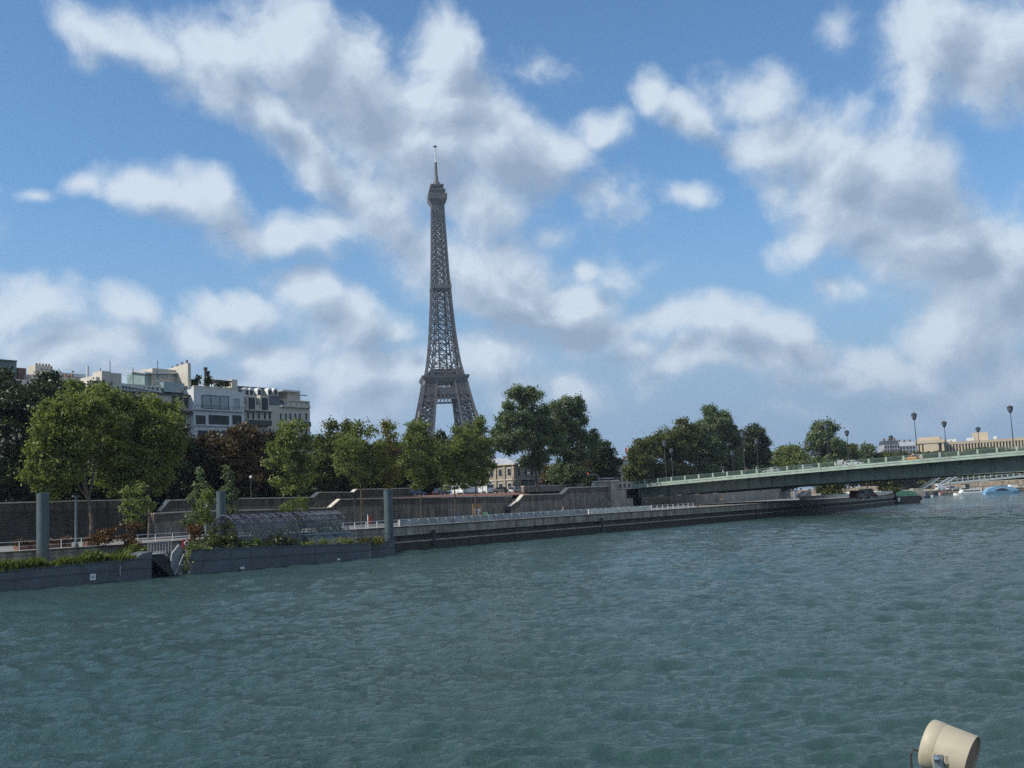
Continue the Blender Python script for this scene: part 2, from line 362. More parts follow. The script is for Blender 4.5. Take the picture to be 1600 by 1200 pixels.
def leaf_mat(name, cols, trans=0.35):
    m = bpy.data.materials.new(name); m.use_nodes = True
    n, l = m.node_tree.nodes, m.node_tree.links; n.clear()
    out = n.new('ShaderNodeOutputMaterial')
    ge = n.new('ShaderNodeNewGeometry'); tc = n.new('ShaderNodeTexCoord')
    nz = n.new('ShaderNodeTexNoise'); nz.inputs['Scale'].default_value = 0.35; nz.inputs['Detail'].default_value = 3
    l.new(tc.outputs['Object'], nz.inputs['Vector'])
    ma = n.new('ShaderNodeMath'); ma.operation = 'MULTIPLY_ADD'; ma.inputs[1].default_value = 0.55
    l.new(ge.outputs['Random Per Island'], ma.inputs[0])
    m2 = n.new('ShaderNodeMath'); m2.operation = 'MULTIPLY_ADD'; m2.inputs[1].default_value = 1.3; m2.inputs[2].default_value = -0.43
    l.new(nz.outputs['Fac'], m2.inputs[0]); l.new(m2.outputs[0], ma.inputs[2])
    rp = n.new('ShaderNodeValToRGB'); e = rp.color_ramp.elements
    k = len(cols)
    e[0].position = 0; e[0].color = (*cols[0], 1); e[1].position = 1; e[1].color = (*cols[-1], 1)
    for i in range(1, k - 1):
        q = e.new(i / (k - 1)); q.color = (*cols[i], 1)
    l.new(ma.outputs[0], rp.inputs[0])
    d = n.new('ShaderNodeBsdfPrincipled'); d.inputs['Roughness'].default_value = .45; d.inputs['Specular IOR Level'].default_value = .4
    t = n.new('ShaderNodeBsdfTranslucent'); mx = n.new('ShaderNodeMixShader'); mx.inputs[0].default_value = trans
    l.new(rp.outputs[0], d.inputs['Base Color']); l.new(rp.outputs[0], t.inputs['Color'])
    l.new(d.outputs[0], mx.inputs[1]); l.new(t.outputs[0], mx.inputs[2]); l.new(mx.outputs[0], out.inputs[0])
    MATS[name] = m; return m

def glass_mat(name, col, rough=0.08):
    return mat(name, col, rough, 0.35, 0.9, spec=0.9)
# ------------------------------------------------------------------ ground, water, quays
def water_material():
    m = bpy.data.materials.new('river_water'); m.use_nodes = True
    n, l = m.node_tree.nodes, m.node_tree.links; b = n['Principled BSDF']
    tc = n.new('ShaderNodeTexCoord')
    big = n.new('ShaderNodeTexNoise'); big.inputs['Scale'].default_value = 0.02; big.inputs['Detail'].default_value = 3
    l.new(tc.outputs['Object'], big.inputs['Vector'])
    rp = n.new('ShaderNodeValToRGB')
    rp.color_ramp.elements[0].position = .3; rp.color_ramp.elements[0].color = WATER_A
    rp.color_ramp.elements[1].position = .7; rp.color_ramp.elements[1].color = WATER_B
    l.new(big.outputs['Fac'], rp.inputs[0]); l.new(rp.outputs[0], b.inputs['Base Color'])
    b.inputs['Roughness'].default_value = 0.09; b.inputs['IOR'].default_value = 1.333
    b.inputs['Specular IOR Level'].default_value = 0.5
    mp = n.new('ShaderNodeMapping'); mp.inputs['Scale'].default_value = (0.75, 1.3, 1); mp.inputs['Rotation'].default_value = (0, 0, R_(-9))
    l.new(tc.outputs['Object'], mp.inputs[0])
    def nz(sc, det, ro=.6):
        q = n.new('ShaderNodeTexNoise'); q.inputs['Scale'].default_value = sc; q.inputs['Detail'].default_value = det
        q.inputs['Roughness'].default_value = ro; l.new(mp.outputs[0], q.inputs['Vector']); return q.outputs['Fac']
    a = nz(3.6, 4, .58); c = nz(13.0, 3, .62)
    patch = n.new('ShaderNodeTexNoise'); patch.inputs['Scale'].default_value = 0.055; patch.inputs['Detail'].default_value = 4
    l.new(mp.outputs[0], patch.inputs['Vector'])
    pm = n.new('ShaderNodeMapRange'); pm.inputs['From Min'].default_value = .3; pm.inputs['From Max'].default_value = .7
    pm.inputs['To Min'].default_value = .35; pm.inputs['To Max'].default_value = 1.45
    l.new(patch.outputs['Fac'], pm.inputs['Value'])
    k = n.new('ShaderNodeMath'); k.operation = 'MULTIPLY_ADD'; k.inputs[1].default_value = 0.38
    l.new(c, k.inputs[0]); l.new(a, k.inputs[2])
    bp = n.new('ShaderNodeBump'); bp.inputs['Strength'].default_value = 1.0
    bd = n.new('ShaderNodeMath'); bd.operation = 'MULTIPLY'; bd.inputs[1].default_value = WATER_BUMP
    l.new(pm.outputs[0], bd.inputs[0]); l.new(bd.outputs[0], bp.inputs['Distance'])
    l.new(k.outputs[0], bp.inputs['Height']); l.new(bp.outputs[0], b.inputs['Normal'])
    return m
WATER_A = (0.025, 0.057, 0.052, 1); WATER_B = (0.039, 0.074, 0.066, 1); WATER_BUMP = 0.15

def build_water():
    rng = np.random.default_rng(5)
    az = np.radians(np.concatenate([np.linspace(-180, -34, 40)[:-1], np.linspace(-34, 34, 620), np.linspace(34, 180, 40)[1:]]))
    r = np.concatenate([np.geomspace(0.5, 17, 24)[:-1], np.geomspace(17, 420, 760), np.geomspace(420, 1500, 30)[1:]])
    A, Rr = np.meshgrid(az, r)
    X, Y = Rr * np.sin(A), Rr * np.cos(A); Z = np.zeros_like(X)
    dr = np.gradient(r)[:, None] + 0 * A
    sp = np.maximum(dr, Rr * np.radians(68 / 620))
    for i in range(84):
        lam = np.exp(rng.uniform(np.log(0.36), np.log(5.5)))
        th = R_(-102) + rng.normal(0, .55)
        k = 2 * np.pi / lam; amp = 0.0112 * lam ** 0.58 * rng.uniform(.5, 1.25)
        ph = k * (X * math.cos(th) + Y * math.sin(th)) + rng.uniform(0, 6.28)
        # gustiness: each wave train swells and fades over some tens of metres
        env = 0.6 + 0.5 * np.sin(X * rng.normal(0, .09) + Y * rng.normal(0, .09) + rng.uniform(0, 6.28))
        fade = np.clip((lam / sp - 2.2) / 2.5, 0, 1)
        w = 2.1 * np.exp(1.25 * (np.sin(ph) - 1)) - 0.85 if lam > .8 else np.sin(ph)
        Z += amp * env * fade * w
    nr, na = X.shape
    co = np.stack([X, Y, Z], -1).reshape(-1, 3).astype(np.float32)
    i, j = np.meshgrid(np.arange(nr - 1), np.arange(na - 1), indexing='ij')
    q = np.stack([i * na + j, i * na + j + 1, (i + 1) * na + j + 1, (i + 1) * na + j], -1).reshape(-1, 4)
    me = bpy.data.meshes.new('river_water')
    me.vertices.add(len(co)); me.vertices.foreach_set('co', co.ravel())
    me.loops.add(q.size); me.loops.foreach_set('vertex_index', q.ravel().astype(np.int32))
    me.polygons.add(len(q)); me.polygons.foreach_set('loop_start', np.arange(0, q.size, 4, dtype=np.int32))
    me.polygons.foreach_set('use_smooth', np.ones(len(q), dtype=bool))
    me.update(calc_edges=True); me.materials.append(water_material())
    if me.polygons[30000].normal.z < 0: me.flip_normals()
    o = bpy.data.objects.new('river_water', me); COL.objects.link(o)
    tag(o, kind='structure')
build_water()

def offset_path(pts, d):
    out = []
    for i, p in enumerate(pts):
        a = Vector(pts[max(i - 1, 0)]); b = Vector(pts[min(i + 1, len(pts) - 1)])
        t = (b - a).normalized(); out.append((p[0] - t.y * d, p[1] + t.x * d))
    return out
EDGE = [tuple(BK(s, 0)[:2]) for s in (-350, -200, -100, 0, 100, 180, 240)] + [(71, 268), (100, 313), (122, 352), (136, 383), (139, 408), (131, 450), (104, 520), (40, 640), (-60, 800), (-250, 1100)]
RIGHT = [(50 + UX * s, -36 + UY * s) for s in (-400, -200, 0, 200, 340)] + [(300, 350), (330, 430), (325, 520), (287, 590), (254, 640), (215, 690), (150, 800), (0, 1020), (-200, 1250)]
STREET = 8.3; QUAY = 3.4
m_pave = mat('paving', (.20, .19, .175), .9, .3, .5, bump=.01)
m_street = mat('street_ground', (.09, .088, .085), .9, .3, .3, bump=.01)
m_qstone = stone_mat('quay_limestone', (.42, .385, .32), 1.6, .5, .45)
m_qdark = stone_mat('quay_wet_stone', (.06, .055, .040), 1.4, .45, .5, .7)
m_qrec = stone_mat('quay_recess_stone', (.12, .105, .085), 1.4, .5, .5)  # darker stone with streaky stains, set in the recessed course
m_wall = stone_mat('embankment_stone', (.30, .265, .22), 1.1, .42, .5)
m_wdark = stone_mat('parapet_stone', (.155, .135, .115), 1.3, .4, .5)
m_coping = mat('coping_stone', (.52, .48, .41), .85, .2, 1.5)
m_ledge = mat('ledge_stone', (.30, .27, .23), .9, .4, .8)

def sheet(name, poly, z, m):
    o = MB().add([(x, y, z) for x, y in poly], [tuple(range(len(poly)))]).build(name, m); tag(o, kind='structure'); return o
E0 = offset_path(EDGE, 1.0); E1 = offset_path(EDGE, 38.5)
sheet('quay_pavement', E0[:-2] + E1[:-2][::-1], QUAY, m_pave)
sheet('ground', E1 + [(-2600, 3200), (-5200, 1500), (-4200, -2500), (-900, -900)], STREET, m_street)
R0 = offset_path(RIGHT, -1.0)
sheet('right_bank_ground', R0 + [(600, 5200), (5200, 4200), (5200, -2500), (900, -1200)], 3.6, m_street)

def quay_wall(name, path, label, zt=QUAY, cat='quay wall', sgn=1):
    r = thing(name, label, cat)
    def wp(off, z0, z1, th): return [(x, y, z0, z1) for x, y in offset_path(path, off * sgn)], th * sgn
    for nm, (p, th), m in (('wall_base', wp(0, -2, 1.15, 2.2), m_qdark), ('ledge', wp(-.12, 1.15, 1.32, 2.0), m_ledge),
                           ('recessed_wall', wp(1.0, 1.32, 2.15, 1.2), m_qrec), ('upper_wall', wp(.45, 2.15, zt - .12, 1.6), m_qstone),
                           ('coping', wp(.33, zt - .12, zt + .03, 1.2), m_wdark)):
        MB().wallpath(p, th).build(nm, m, r)
    return r
def sub_path(a, b): return EDGE[a:b]
lw = quay_wall('quay_wall', EDGE[:8], 'long grey stone quay wall with a dark wet foot along the left bank in front of the bridge')
# iron mooring posts let into the wall face
mb = MB()
for x, y in ((677, 845), (940, 822)):
    s, z = Ws(x, y, 0); p = BK(s, -.1); mb.add(*(lambda q: (q.v, q.f))(MB().cbox((p.x, p.y, 1.6), .5, .35, 2.2, BROT)))
mb.build('fender_post', mat('fender_iron', (.03, .035, .04), .6, .3), lw)
quay_wall('quay_wall', EDGE[7:-3], 'curved grey quay wall beyond the bridge running out to the dark moored barge')
quay_wall('quay_wall', RIGHT, 'far right bank quay wall behind the white and blue boats', 3.6, sgn=-1)

# ---- upper embankment walls, tops follow the street, ramps and stairs
def bank_wall(label, t, px, thick=.8, base=QUAY, par=1.15, xl=None, name='embankment_wall', mw=None, mp=None):
    pts = [Ws(x, y, t) for x, y in px]
    if xl is not None: pts = [(xl, pts[0][1])] + pts
    s0, z0 = pts[0]
    r = thing(name, label, 'wall', BK(s0, t, 0), BROT)
    top = [(s - s0, z) for s, z in pts]
    low = [(s, max(base + .3, z - par)) for s, z in top]
    L = top[-1][0]
    MB().prism([(0, base - .4)] + low + [(L, base - .4)], 0, thick).build('wall', mw or m_wall, r)
    MB().prism(low + top[::-1], -.06, thick - .06).build('parapet', mp or m_wdark, r)  # darker default stone takes in the panels' shadow as well as stains
    MB().prism(top + [(s, z + .17) for s, z in top[::-1]], -.16, thick + .06).build('coping', m_coping, r)
    return r
bank_wall('tall dark embankment wall behind the lit plane trees at the far left', 35, [(0, 787), (120, 783.5), (236, 781.5)], xl=-180, mp=m_wdark, mw=stone_mat('painted_shade_wall', (.10, .09, .078), 1.2, .42, .5))  # tree shade over this wall is put into its darker stone colour
bank_wall('low front ramp wall behind the glass tunnel stepping up to the right', 32.5, [(240, 803), (300, 800), (420, 797), (516, 794), (531, 781), (640, 778.5), (746, 776.5), (800, 775.5)])
bank_wall('upper ramp wall with a kinked light coping beneath the rusty trees', 38, [(250, 799), (264, 782.5), (380, 779.5), (489, 778), (499, 770), (552, 770), (557, 765.5), (640, 763.5)])
bank_wall('stair wall with two sloping flights left of the bridge pillars', 31, [(797, 791.5), (806, 785), (809, 784), (817.5, 774), (878, 772), (888, 762.6), (957, 760)])
bank_wall('plain brown street wall behind the stair flights under the big trees', 42, [(818, 760.5), (870, 759), (912, 757)], base=7.5, par=2.5, mp=mat('brown_wall', (.20, .165, .14), .9, .25, .6))
# reddish planted strip with fallen leaves behind the low wall
s0, z0 = Ws(560, 776, 36.5); s1, z1 = Ws(815, 772, 36.5)
o = MB().add([BK(s0, 33.6, 7.55), BK(s1, 33.6, 7.75), BK(s1, 38.3, 8.35), BK(s0, 38.3, 8.35)], [(0, 1, 2, 3)]).build('leafy_verge', mat('fallen_leaves', (.16, .075, .055), .95, .5, 3, bump=.03)); tag(o, kind='structure')

# bridge pillars on the quay (abutment)
s0, _ = Ws(956, 792, 30)
ab = thing('bridge_abutment', 'pale stone abutment pillars where the green bridge meets the left bank', 'abutment', BK(s0, 30, 0), BROT)
m_ab = stone_mat('abutment_stone', (.46, .42, .36), 2.2, 1.1, .35)
def zpx(x, y, t): return Ws(x, y, t)[1]
MB().box(0, 3.6, 0, 5, QUAY - .2, zpx(960, 752, 30)).build('tall_pillar', m_ab, ab)
MB().box(3.604, 7.2, .15, 5, QUAY - .2, zpx(980, 765, 30)).build('low_pillar', m_ab, ab)
MB().box(7.204, 10.2, .3, 5, QUAY - .2, zpx(998, 778, 30)).build('pedestal', m_ab, ab)
MB().box(-.15, 3.75, -.15, 5.15, zpx(960, 752, 30), zpx(960, 750, 30)).build('cap', m_coping, ab)
MB().box(-2, 48, 11, 12.5, QUAY - .2, 8.2).build('back_wall', stone_mat('painted_shade_abutment', (.085, .08, .075), 2, 1, .4), ab)  # deep shade under the bridge is put into this back wall's colour

# ---- white railings on the quay edge
m_white = mat('white_paint', (.72, .72, .70), .5, .12, 2)
m_panel = mat('sun_patch_panel', (.50, .49, .47), .7, .2, .9, col2=(.20, .20, .20), detail=8)  # broken sun and shadow are put into these grey-white patches
m_pale = mat('cream_panel', (.75, .70, .60), .7, .2, 1.5)
def railing(label, xa, xb, t, ht=.95, step=2.0, panel=None, z=QUAY, ya=805, mm=None):
    sa = Ws(xa, ya, t)[0]; sb = Ws(xb, ya, t)[0]; L = sb - sa
    r = thing('railing', label, 'railing', BK(sa, t, z + .03), BROT)
    mb = MB()
    for h in ((ht,) if panel else (ht, ht * .55, ht * .2)): mb.cbox((L / 2, 0, h), L, .055, .07)
    mb.build('rail', mm or m_white, r)
    n = max(2, int(L / step)); p0 = None
    for i in range(n + 1):
        if p0 is None: p0 = p = MB().cbox((0, 0, ht / 2 + .02), .08, .08, ht + .04).build('post', mm or m_white, r)
        else: p = p0.copy(); COL.objects.link(p)
        p.location = (L * i / n, 0, 0)
    if panel: MB().cbox((L / 2, .1, ht * .5), L, .04, ht * .86).build('panel', panel, r)
    return r
railing('clear white railing on the quay edge between the glass tunnel and the first grey pile', 536, 622, .9)
railing('railing with grey panels coloured with patchy sun and shadow in the middle of the quay', 624, 918, .9, panel=m_panel)
railing('railing with added cream panels standing in for sunlit paving before the bridge pillars', 920, 1018, .9, panel=m_pale)  # added panels carry the tone of sunlit paving between the posts
railing('short white railing entering the shade under the bridge', 1019, 1084, .9)
# ------------------------------------------------------------------ the green bridge
BS, BT = 233.6, 35.0
BRZ = R_(-37)
BORG = BK(BS, BT, 0)
def zrail(k): return 10.25 + .036 * k - .00007 * k * k
def zgird(k): return 6.1 + .037 * k - .0002 * k * k
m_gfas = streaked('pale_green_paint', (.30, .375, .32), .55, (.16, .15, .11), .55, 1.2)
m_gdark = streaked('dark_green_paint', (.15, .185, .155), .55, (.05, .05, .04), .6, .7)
m_grail = mat('green_rail_paint', (.11, .17, .145), .5, .25, 1)
m_asph = mat('asphalt', (.055, .055, .055), .9, .25, 2, bump=.004)
BW, BL = 50.0, 135.0
bridge = thing('girder_bridge', 'long green steel girder bridge crossing the river at the right', 'bridge', BORG, BRZ)
KS = [i * BL / 45 for i in range(46)]
def strip_y(fz0, fz1, y0, y1, ks=KS):
    """solid following the deck curve between heights fz0(k) and fz1(k) and widths y0..y1"""
    mb = MB(); vs = []
    for k in ks: vs += [(k, y0, fz0(k)), (k, y1, fz0(k)), (k, y1, fz1(k)), (k, y0, fz1(k))]
    fs = []
    for i in range(len(ks) - 1):
        for j in range(4): fs.append((i * 4 + j, i * 4 + (j + 1) % 4, (i + 1) * 4 + (j + 1) % 4, (i + 1) * 4 + j))
    fs += [(3, 2, 1, 0), tuple((len(ks) - 1) * 4 + j for j in range(4))]
    return mb.add(vs, fs)
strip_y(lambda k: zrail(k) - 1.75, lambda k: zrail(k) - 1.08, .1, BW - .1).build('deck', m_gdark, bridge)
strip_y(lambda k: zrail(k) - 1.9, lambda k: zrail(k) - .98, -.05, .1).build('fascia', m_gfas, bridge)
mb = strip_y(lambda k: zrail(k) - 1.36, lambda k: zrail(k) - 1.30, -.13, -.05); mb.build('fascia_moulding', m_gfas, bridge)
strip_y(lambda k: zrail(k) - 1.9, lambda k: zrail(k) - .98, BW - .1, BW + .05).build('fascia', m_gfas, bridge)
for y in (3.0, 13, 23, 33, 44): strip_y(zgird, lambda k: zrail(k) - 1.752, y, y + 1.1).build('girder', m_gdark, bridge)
for k in range(6, int(BL), 6):
    MB().box(k, k + .3, 1.0, 2.998, zrail(k) - 2.5, zrail(k) - 1.752).build('bracket', m_gdark, bridge)
strip_y(lambda k: zrail(k) - 1.076, lambda k: zrail(k) - 1.0, .12, 6.0).build('footway', m_pave, bridge)
strip_y(lambda k: zrail(k) - 1.076, lambda k: zrail(k) - 1.04, 6.004, BW - 6).build('roadway', m_asph, bridge)
for y0 in (.02, BW - .1):
    strip_y(lambda k: zrail(k) - .09, zrail, y0 - .06, y0 + .08).build('handrail', m_grail, bridge)
    mb = MB()
    for i in range(int(BL / .2)):
        k = i * .2 + .1; mb.cbox((k, y0, zrail(k) - .53), .055, .04, .87)
    mb.build('baluster_panel', m_grail, bridge)
    p0 = None
    for i in range(int(BL / 3.75) + 1):
        k = i * 3.75
        if p0 is None: p0 = p = MB().box(-.2, .2, -.12, .12, -1.0, .03).build('rail_post', m_gfas, bridge)
        else: p = p0.copy(); COL.objects.link(p)
        p.location = (k, y0, zrail(k))
MB().box(106, 112, 2, BW - 2, -3, 7.4).build('pier', m_ab, bridge)

# stiffeners on the near girder and its lower flange
strip_y(lambda k: zgird(k) - .06, lambda k: zgird(k) + .06, 2.8, 4.3).build('flange', m_gdark, bridge)
for i in range(1, 45):
    k = i * 3.0
    MB().box(k - .06, k + .06, 2.86, 2.999, zgird(k) + .06, zrail(k) - 1.76).build('stiffener', m_gdark, bridge)
# ---- lamps on the bridge
m_lamp = mat('lamp_iron', (.035, .042, .05), .5, .2, 2)
m_lglass = mat('lantern_glass', (.10, .12, .15), .15, .3, 3, spec=.8)
def make_lamp(label, h):
    r = thing('bridge_lamp', label, 'street lamp', (0, 0, 0), 0, 'lamps along the bridge')
    MB().lathe((0, 0, 0), [(.24, 0), (.24, .5), (.14, .7), (.11, 1.4), (.085, h * .5), (.065, h - 1.75)], 10).build('pole', m_lamp, r, smooth=True)
    MB().lathe((0, 0, h - 1.75), [(.07, 0), (.22, .1), (.40, .42), (.54, .85), (.58, 1.2)], 14).build('lantern', m_lglass, r, smooth=True)
    mb = MB().lathe((0, 0, h - .56), [(.60, 0), (.62, .10), (.48, .30), (.22, .42), (.10, .56)], 14)
    for j in range(6):
        a = j * math.pi / 3
        mb.bar((.09 * math.cos(a), .09 * math.sin(a), -1.15 + h - .56), (.605 * math.cos(a), .605 * math.sin(a), h - .55), .05)
    mb.build('lantern_cap', m_lamp, r, smooth=True)
    return r
LH = 10.2
def lamp_place(x, y, w, label, first=[None]):
    """lamp whose head is seen at x, y, standing w metres in from the near parapet"""
    o = BORG + U * w; d = ray(x, y); ax = -N
    # crossing of the column with the row
    k = (d.x * o.y - d.y * o.x) / (d.y * ax.x - d.x * ax.y)
    p = o + ax * k; zd = zrail(k) - 1.0
    top = CAMZ + d.z * (p.y / d.y) + .5
    if first[0] is None: first[0] = r = make_lamp(label, LH)
    else: r = copy_tree(first[0])
    r.location = (p.x, p.y, zd); s = (top - zd) / LH; r.scale = (1, 1, s); r['label'] = label
    return r
for x, y, w, lb in (
    (1578, 637, 1.2, 'tallest bridge lamp, at the far right edge in front of the pale palace'),
    (1428, 648, 1.2, 'tall bridge lamp rising just right of the orange taxi against the sky'),
    (1291, 664, 1.2, 'bridge lamp standing in front of the pointed tree'),
    (1160, 677, 1.2, 'bridge lamp before the right half of the big round tree clump'),
    (1038, 691, 1.2, 'nearest-row bridge lamp before the left half of the round tree clump'),
    (1475, 661, 23, 'bridge lamp left of the palace wing, shorter than its two taller neighbours'),
    (1323, 675, 23, 'bridge lamp alone against the sky right of the pointed tree'),
    (1182, 689, 23, 'bridge lamp at the dark right edge of the round tree clump'),
    (1049, 703, 23, 'dim bridge lamp close behind the leftmost lamp of the near row'),
    (1528, 670, 47, 'small far bridge lamp in front of the palace roof'),
    (1392, 683, 47, 'small far bridge lamp over the grey distant roofs'),
    (1265, 692, 47, 'small far bridge lamp at the left side of the pointed tree'),
    (1144, 707, 47, 'lowest far bridge lamp before the middle of the round tree clump')):
    lamp_place(x, y, w, lb)

# ---- cars
m_tyre = mat('tyre_rubber', (.015, .015, .015), .85, .2, 3)
m_rim = mat('wheel_rim', (.35, .35, .36), .35, .2, 3, metal=.8)
m_cglass = glass_mat('car_glass', (.02, .025, .03))
m_red = mat('red_lamp', (.45, .02, .015), .3, .1, 2)
m_hlamp = mat('headlight_glass', (.7, .7, .68), .15, .1, 2)
def make_car(name, label, cat, paint, L=4.3, Wd=1.75, H=1.45, van=False, group=None):
    r = thing(name, label, cat, (0, 0, 0), 0, group)
    a, hw = L / 2, Wd / 2
    if van: low = [(-a, .35), (-a, 1.0), (-a + .06, 1.15), (a - .9, 1.15), (a - .1, .95), (a, .6), (a, .35)]
    else: low = [(-a, .35), (-a, .75), (-a + .12, .88), (a - 1.3, .9), (a - .15, .72), (a, .55), (a, .35)]
    MB().prism(low, -hw, hw).build('body', paint, r, bevel=.06)
    zb = 1.152 if van else .885
    cab = [(-a + .05, zb), (-a + .12, H), (a - 1.55, H), (a - .95, zb)] if van else [(-a + .25, zb), (-a + .85, H), (a - 1.95, H), (a - 1.2, zb)]
    mb = MB(); k = len(cab); ins = .16
    vs = [(x, -hw + (.03 if z < zb + .1 else ins), z) for x, z in cab] + [(x, hw - (.03 if z < zb + .1 else ins), z) for x, z in cab]
    mb.add(vs, [tuple(range(k)), tuple(range(k, 2 * k))[::-1]] + [(i, i + k, (i + 1) % k + k, (i + 1) % k) for i in range(k)])
    mb.build('cabin', paint if van else m_cglass, r, bevel=.05)
    if van:
        MB().cbox((a - 1.9, 0, zb + .42), 1.0, Wd - .18, .5).build('side_window', m_cglass, r)
        MB().cbox((a - 1.18, 0, zb + .35), .3, Wd - .5, .5, 0, R_(-35)).build('windscreen', m_cglass, r)
        MB().cbox((-a + .06, 0, zb + .42), .12, Wd - .5, .55).build('rear_window', m_cglass, r)
    else:
        MB().prism([(-a + .82, H - .03), (-a + .88, H + .02), (a - 1.98, H + .02), (a - 1.9, H - .03)], -hw + .17, hw - .17).build('roof', paint, r)
        mb = MB()
        for x in (-a + .42, .05, a - 1.42):
            for sg in (-1, 1):
                xt = -a + .88 if x < 0 else (a - 1.98 if x > .1 else .02)
                mb.bar((x, sg * (hw - .04), zb), (xt, sg * (hw - .17), H), .09)
        mb.build('pillar', paint, r)
    for x in (-a + .8, a - .85):
        for sg in (-1, 1):
            w = MB(); w.tube([(0, sg * (hw - .2), 0), (0, sg * (hw + .02), 0)], .33, 14)
            t = w.build('tyre', m_tyre, r, (x, 0, .33))
            MB().tube([(0, sg * (hw - .1), 0), (0, sg * (hw + .035), 0)], .2, 10).build('rim', m_rim, t)
    for sg in (-1, 1):
        MB().cbox((a - .02, sg * (hw - .3), .66), .12, .36, .14).build('headlight', m_hlamp, r)
        MB().cbox((-a, sg * (hw - .2), .78), .08, .25, .16).build('tail_lamp', m_red, r)
    return r
def paint(name, col): return mat(name, col, .3, .08, 1.5, spec=.6)
def on_bridge(x, w):
    o = BORG + U * w; d = ray(x, 720); ax = -N
    k = (d.x * o.y - d.y * o.x) / (d.y * ax.x - d.x * ax.y)
    p = o + ax * k; return Vector((p.x, p.y, zrail(k) - 1.04)), k
def road_tilt(o, flip=False):
    o.rotation_euler = (0, R_(-1.4) if not flip else R_(1.4), BRZ + (math.pi if flip else 0))
for (x, w, nm, lb, ct, pc, van, fl) in (
    (1427, 9, 'taxi', 'orange taxi driving along the bridge behind the parapet', 'taxi', ('taxi_orange', (.62, .27, .06)), False, True),
    (1334, 10, 'parked_car', 'white car on the bridge between the two lamps left of the taxi', 'car', ('white_car_paint', (.50, .51, .52)), False, False),
    (1205, 9, 'parked_car', 'silver grey car on the bridge below the dark tree clump', 'car', ('silver_car_paint', (.30, .31, .33)), False, True),
    (1262, 16, 'parked_car', 'dark car on the bridge left of the pointed tree', 'car', ('dark_car_paint', (.04, .045, .06)), False, False)):
    c = make_car(nm, lb, ct, paint(*pc), van=van); p, k = on_bridge(x, w); c.location = p; road_tilt(c, fl)
    if nm == 'taxi':
        MB().cbox((-.15, 0, 1.56), .25, .55, .16).build('roof_sign', m_hlamp, c)
v = make_car('delivery_van', 'small pale van crossing the bridge just left of the white car', 'van', paint('pale_van_paint', (.34, .34, .33)), 4.0, 1.7, 1.75, True)
paint('white_van_paint', (.66, .67, .67))
p, k = on_bridge(1322, 14); v.location = p; road_tilt(v)
# ------------------------------------------------------------------ lattice tower
m_iron = mat('tower_iron', (.086, .083, .083), .6, .15, .15)
m_iron2 = mat('tower_gallery', (.115, .107, .102), .6, .15, .2)
TB = pY(697.5, 700, 942); TB.z = STREET - 8.5
tower = thing('lattice_tower', 'tall brown iron lattice tower rising above the trees', 'tower', TB, R_(9)); tower.scale = (1, 1, 1.016)
def half(z):       # half width of the outer edge at height z
    pts = [(0, 58), (20, 47), (40, 38.5), (57, 31.6), (79, 25.4), (101, 20.4), (113, 18.0), (117, 15.8), (135, 12.9), (157, 10.6), (185, 8.6), (210, 7.3), (240, 6.2), (262, 5.4), (276, 5.1)]
    for (a, p), (b, q) in zip(pts, pts[1:]):
        if z <= b: return p + (q - p) * (z - a) / (b - a)
    return pts[-1][1]
def legw(z):       # width of a leg
    pts = [(0, 25), (57, 16.5), (95, 11.8), (113, 10.2), (117, 9.0), (135, 8.0), (160, 7.4), (196, 6.6), (276, 4.9)]
    for (a, p), (b, q) in zip(pts, pts[1:]):
        if z <= b: return p + (q - p) * (z - a) / (b - a)
    return 4.9
def leg_mesh(sx, sy, zs, cw, bw, cross=2):
    bw *= 1.3
    mb = MB()
    def cor(z):
        h, w = half(z), min(legw(z), half(z))
        return [Vector((sx * a, sy * b, z)) for a, b in ((h, h), (h - w, h), (h - w, h - w), (h, h - w))]
    for z0, z1 in zip(zs, zs[1:]):
        A, B = cor(z0), cor(z1)
        for i in range(4):
            mb.bar(A[i], B[i], cw)
            j = (i + 1) % 4
            mb.bar(A[i], A[j], bw * 1.1); mb.bar(A[i], B[j], bw); mb.bar(A[j], B[i], bw)
            if cross > 1:
                m0, m1 = (A[i] + A[j]) / 2, (B[i] + B[j]) / 2
                c0, c1 = (A[i] + B[i]) / 2, (A[j] + B[j]) / 2
                mb.bar(m0, c0, bw * .7); mb.bar(c0, m1, bw * .7); mb.bar(m1, c1, bw * .7); mb.bar(c1, m0, bw * .7)
    return mb
ZL = [0, 14, 28, 42, 57]; ZM = [57, 67, 77, 86, 95, 103, 109, 114]
for sx in (-1, 1):
    for sy in (-1, 1):
        mb = leg_mesh(sx, sy, ZL, 2.2, .8); mb2 = leg_mesh(sx, sy, ZM, 1.9, .72); mb.add(mb2.v, mb2.f)
        mb.build('leg', m_iron, tower)
        MB().prism([(-14, 0), (14, 0), (12, 4), (-12, 4)], -13, 13).build('leg_base', m_ab, tower, (sx * 50, sy * 50, -.5))
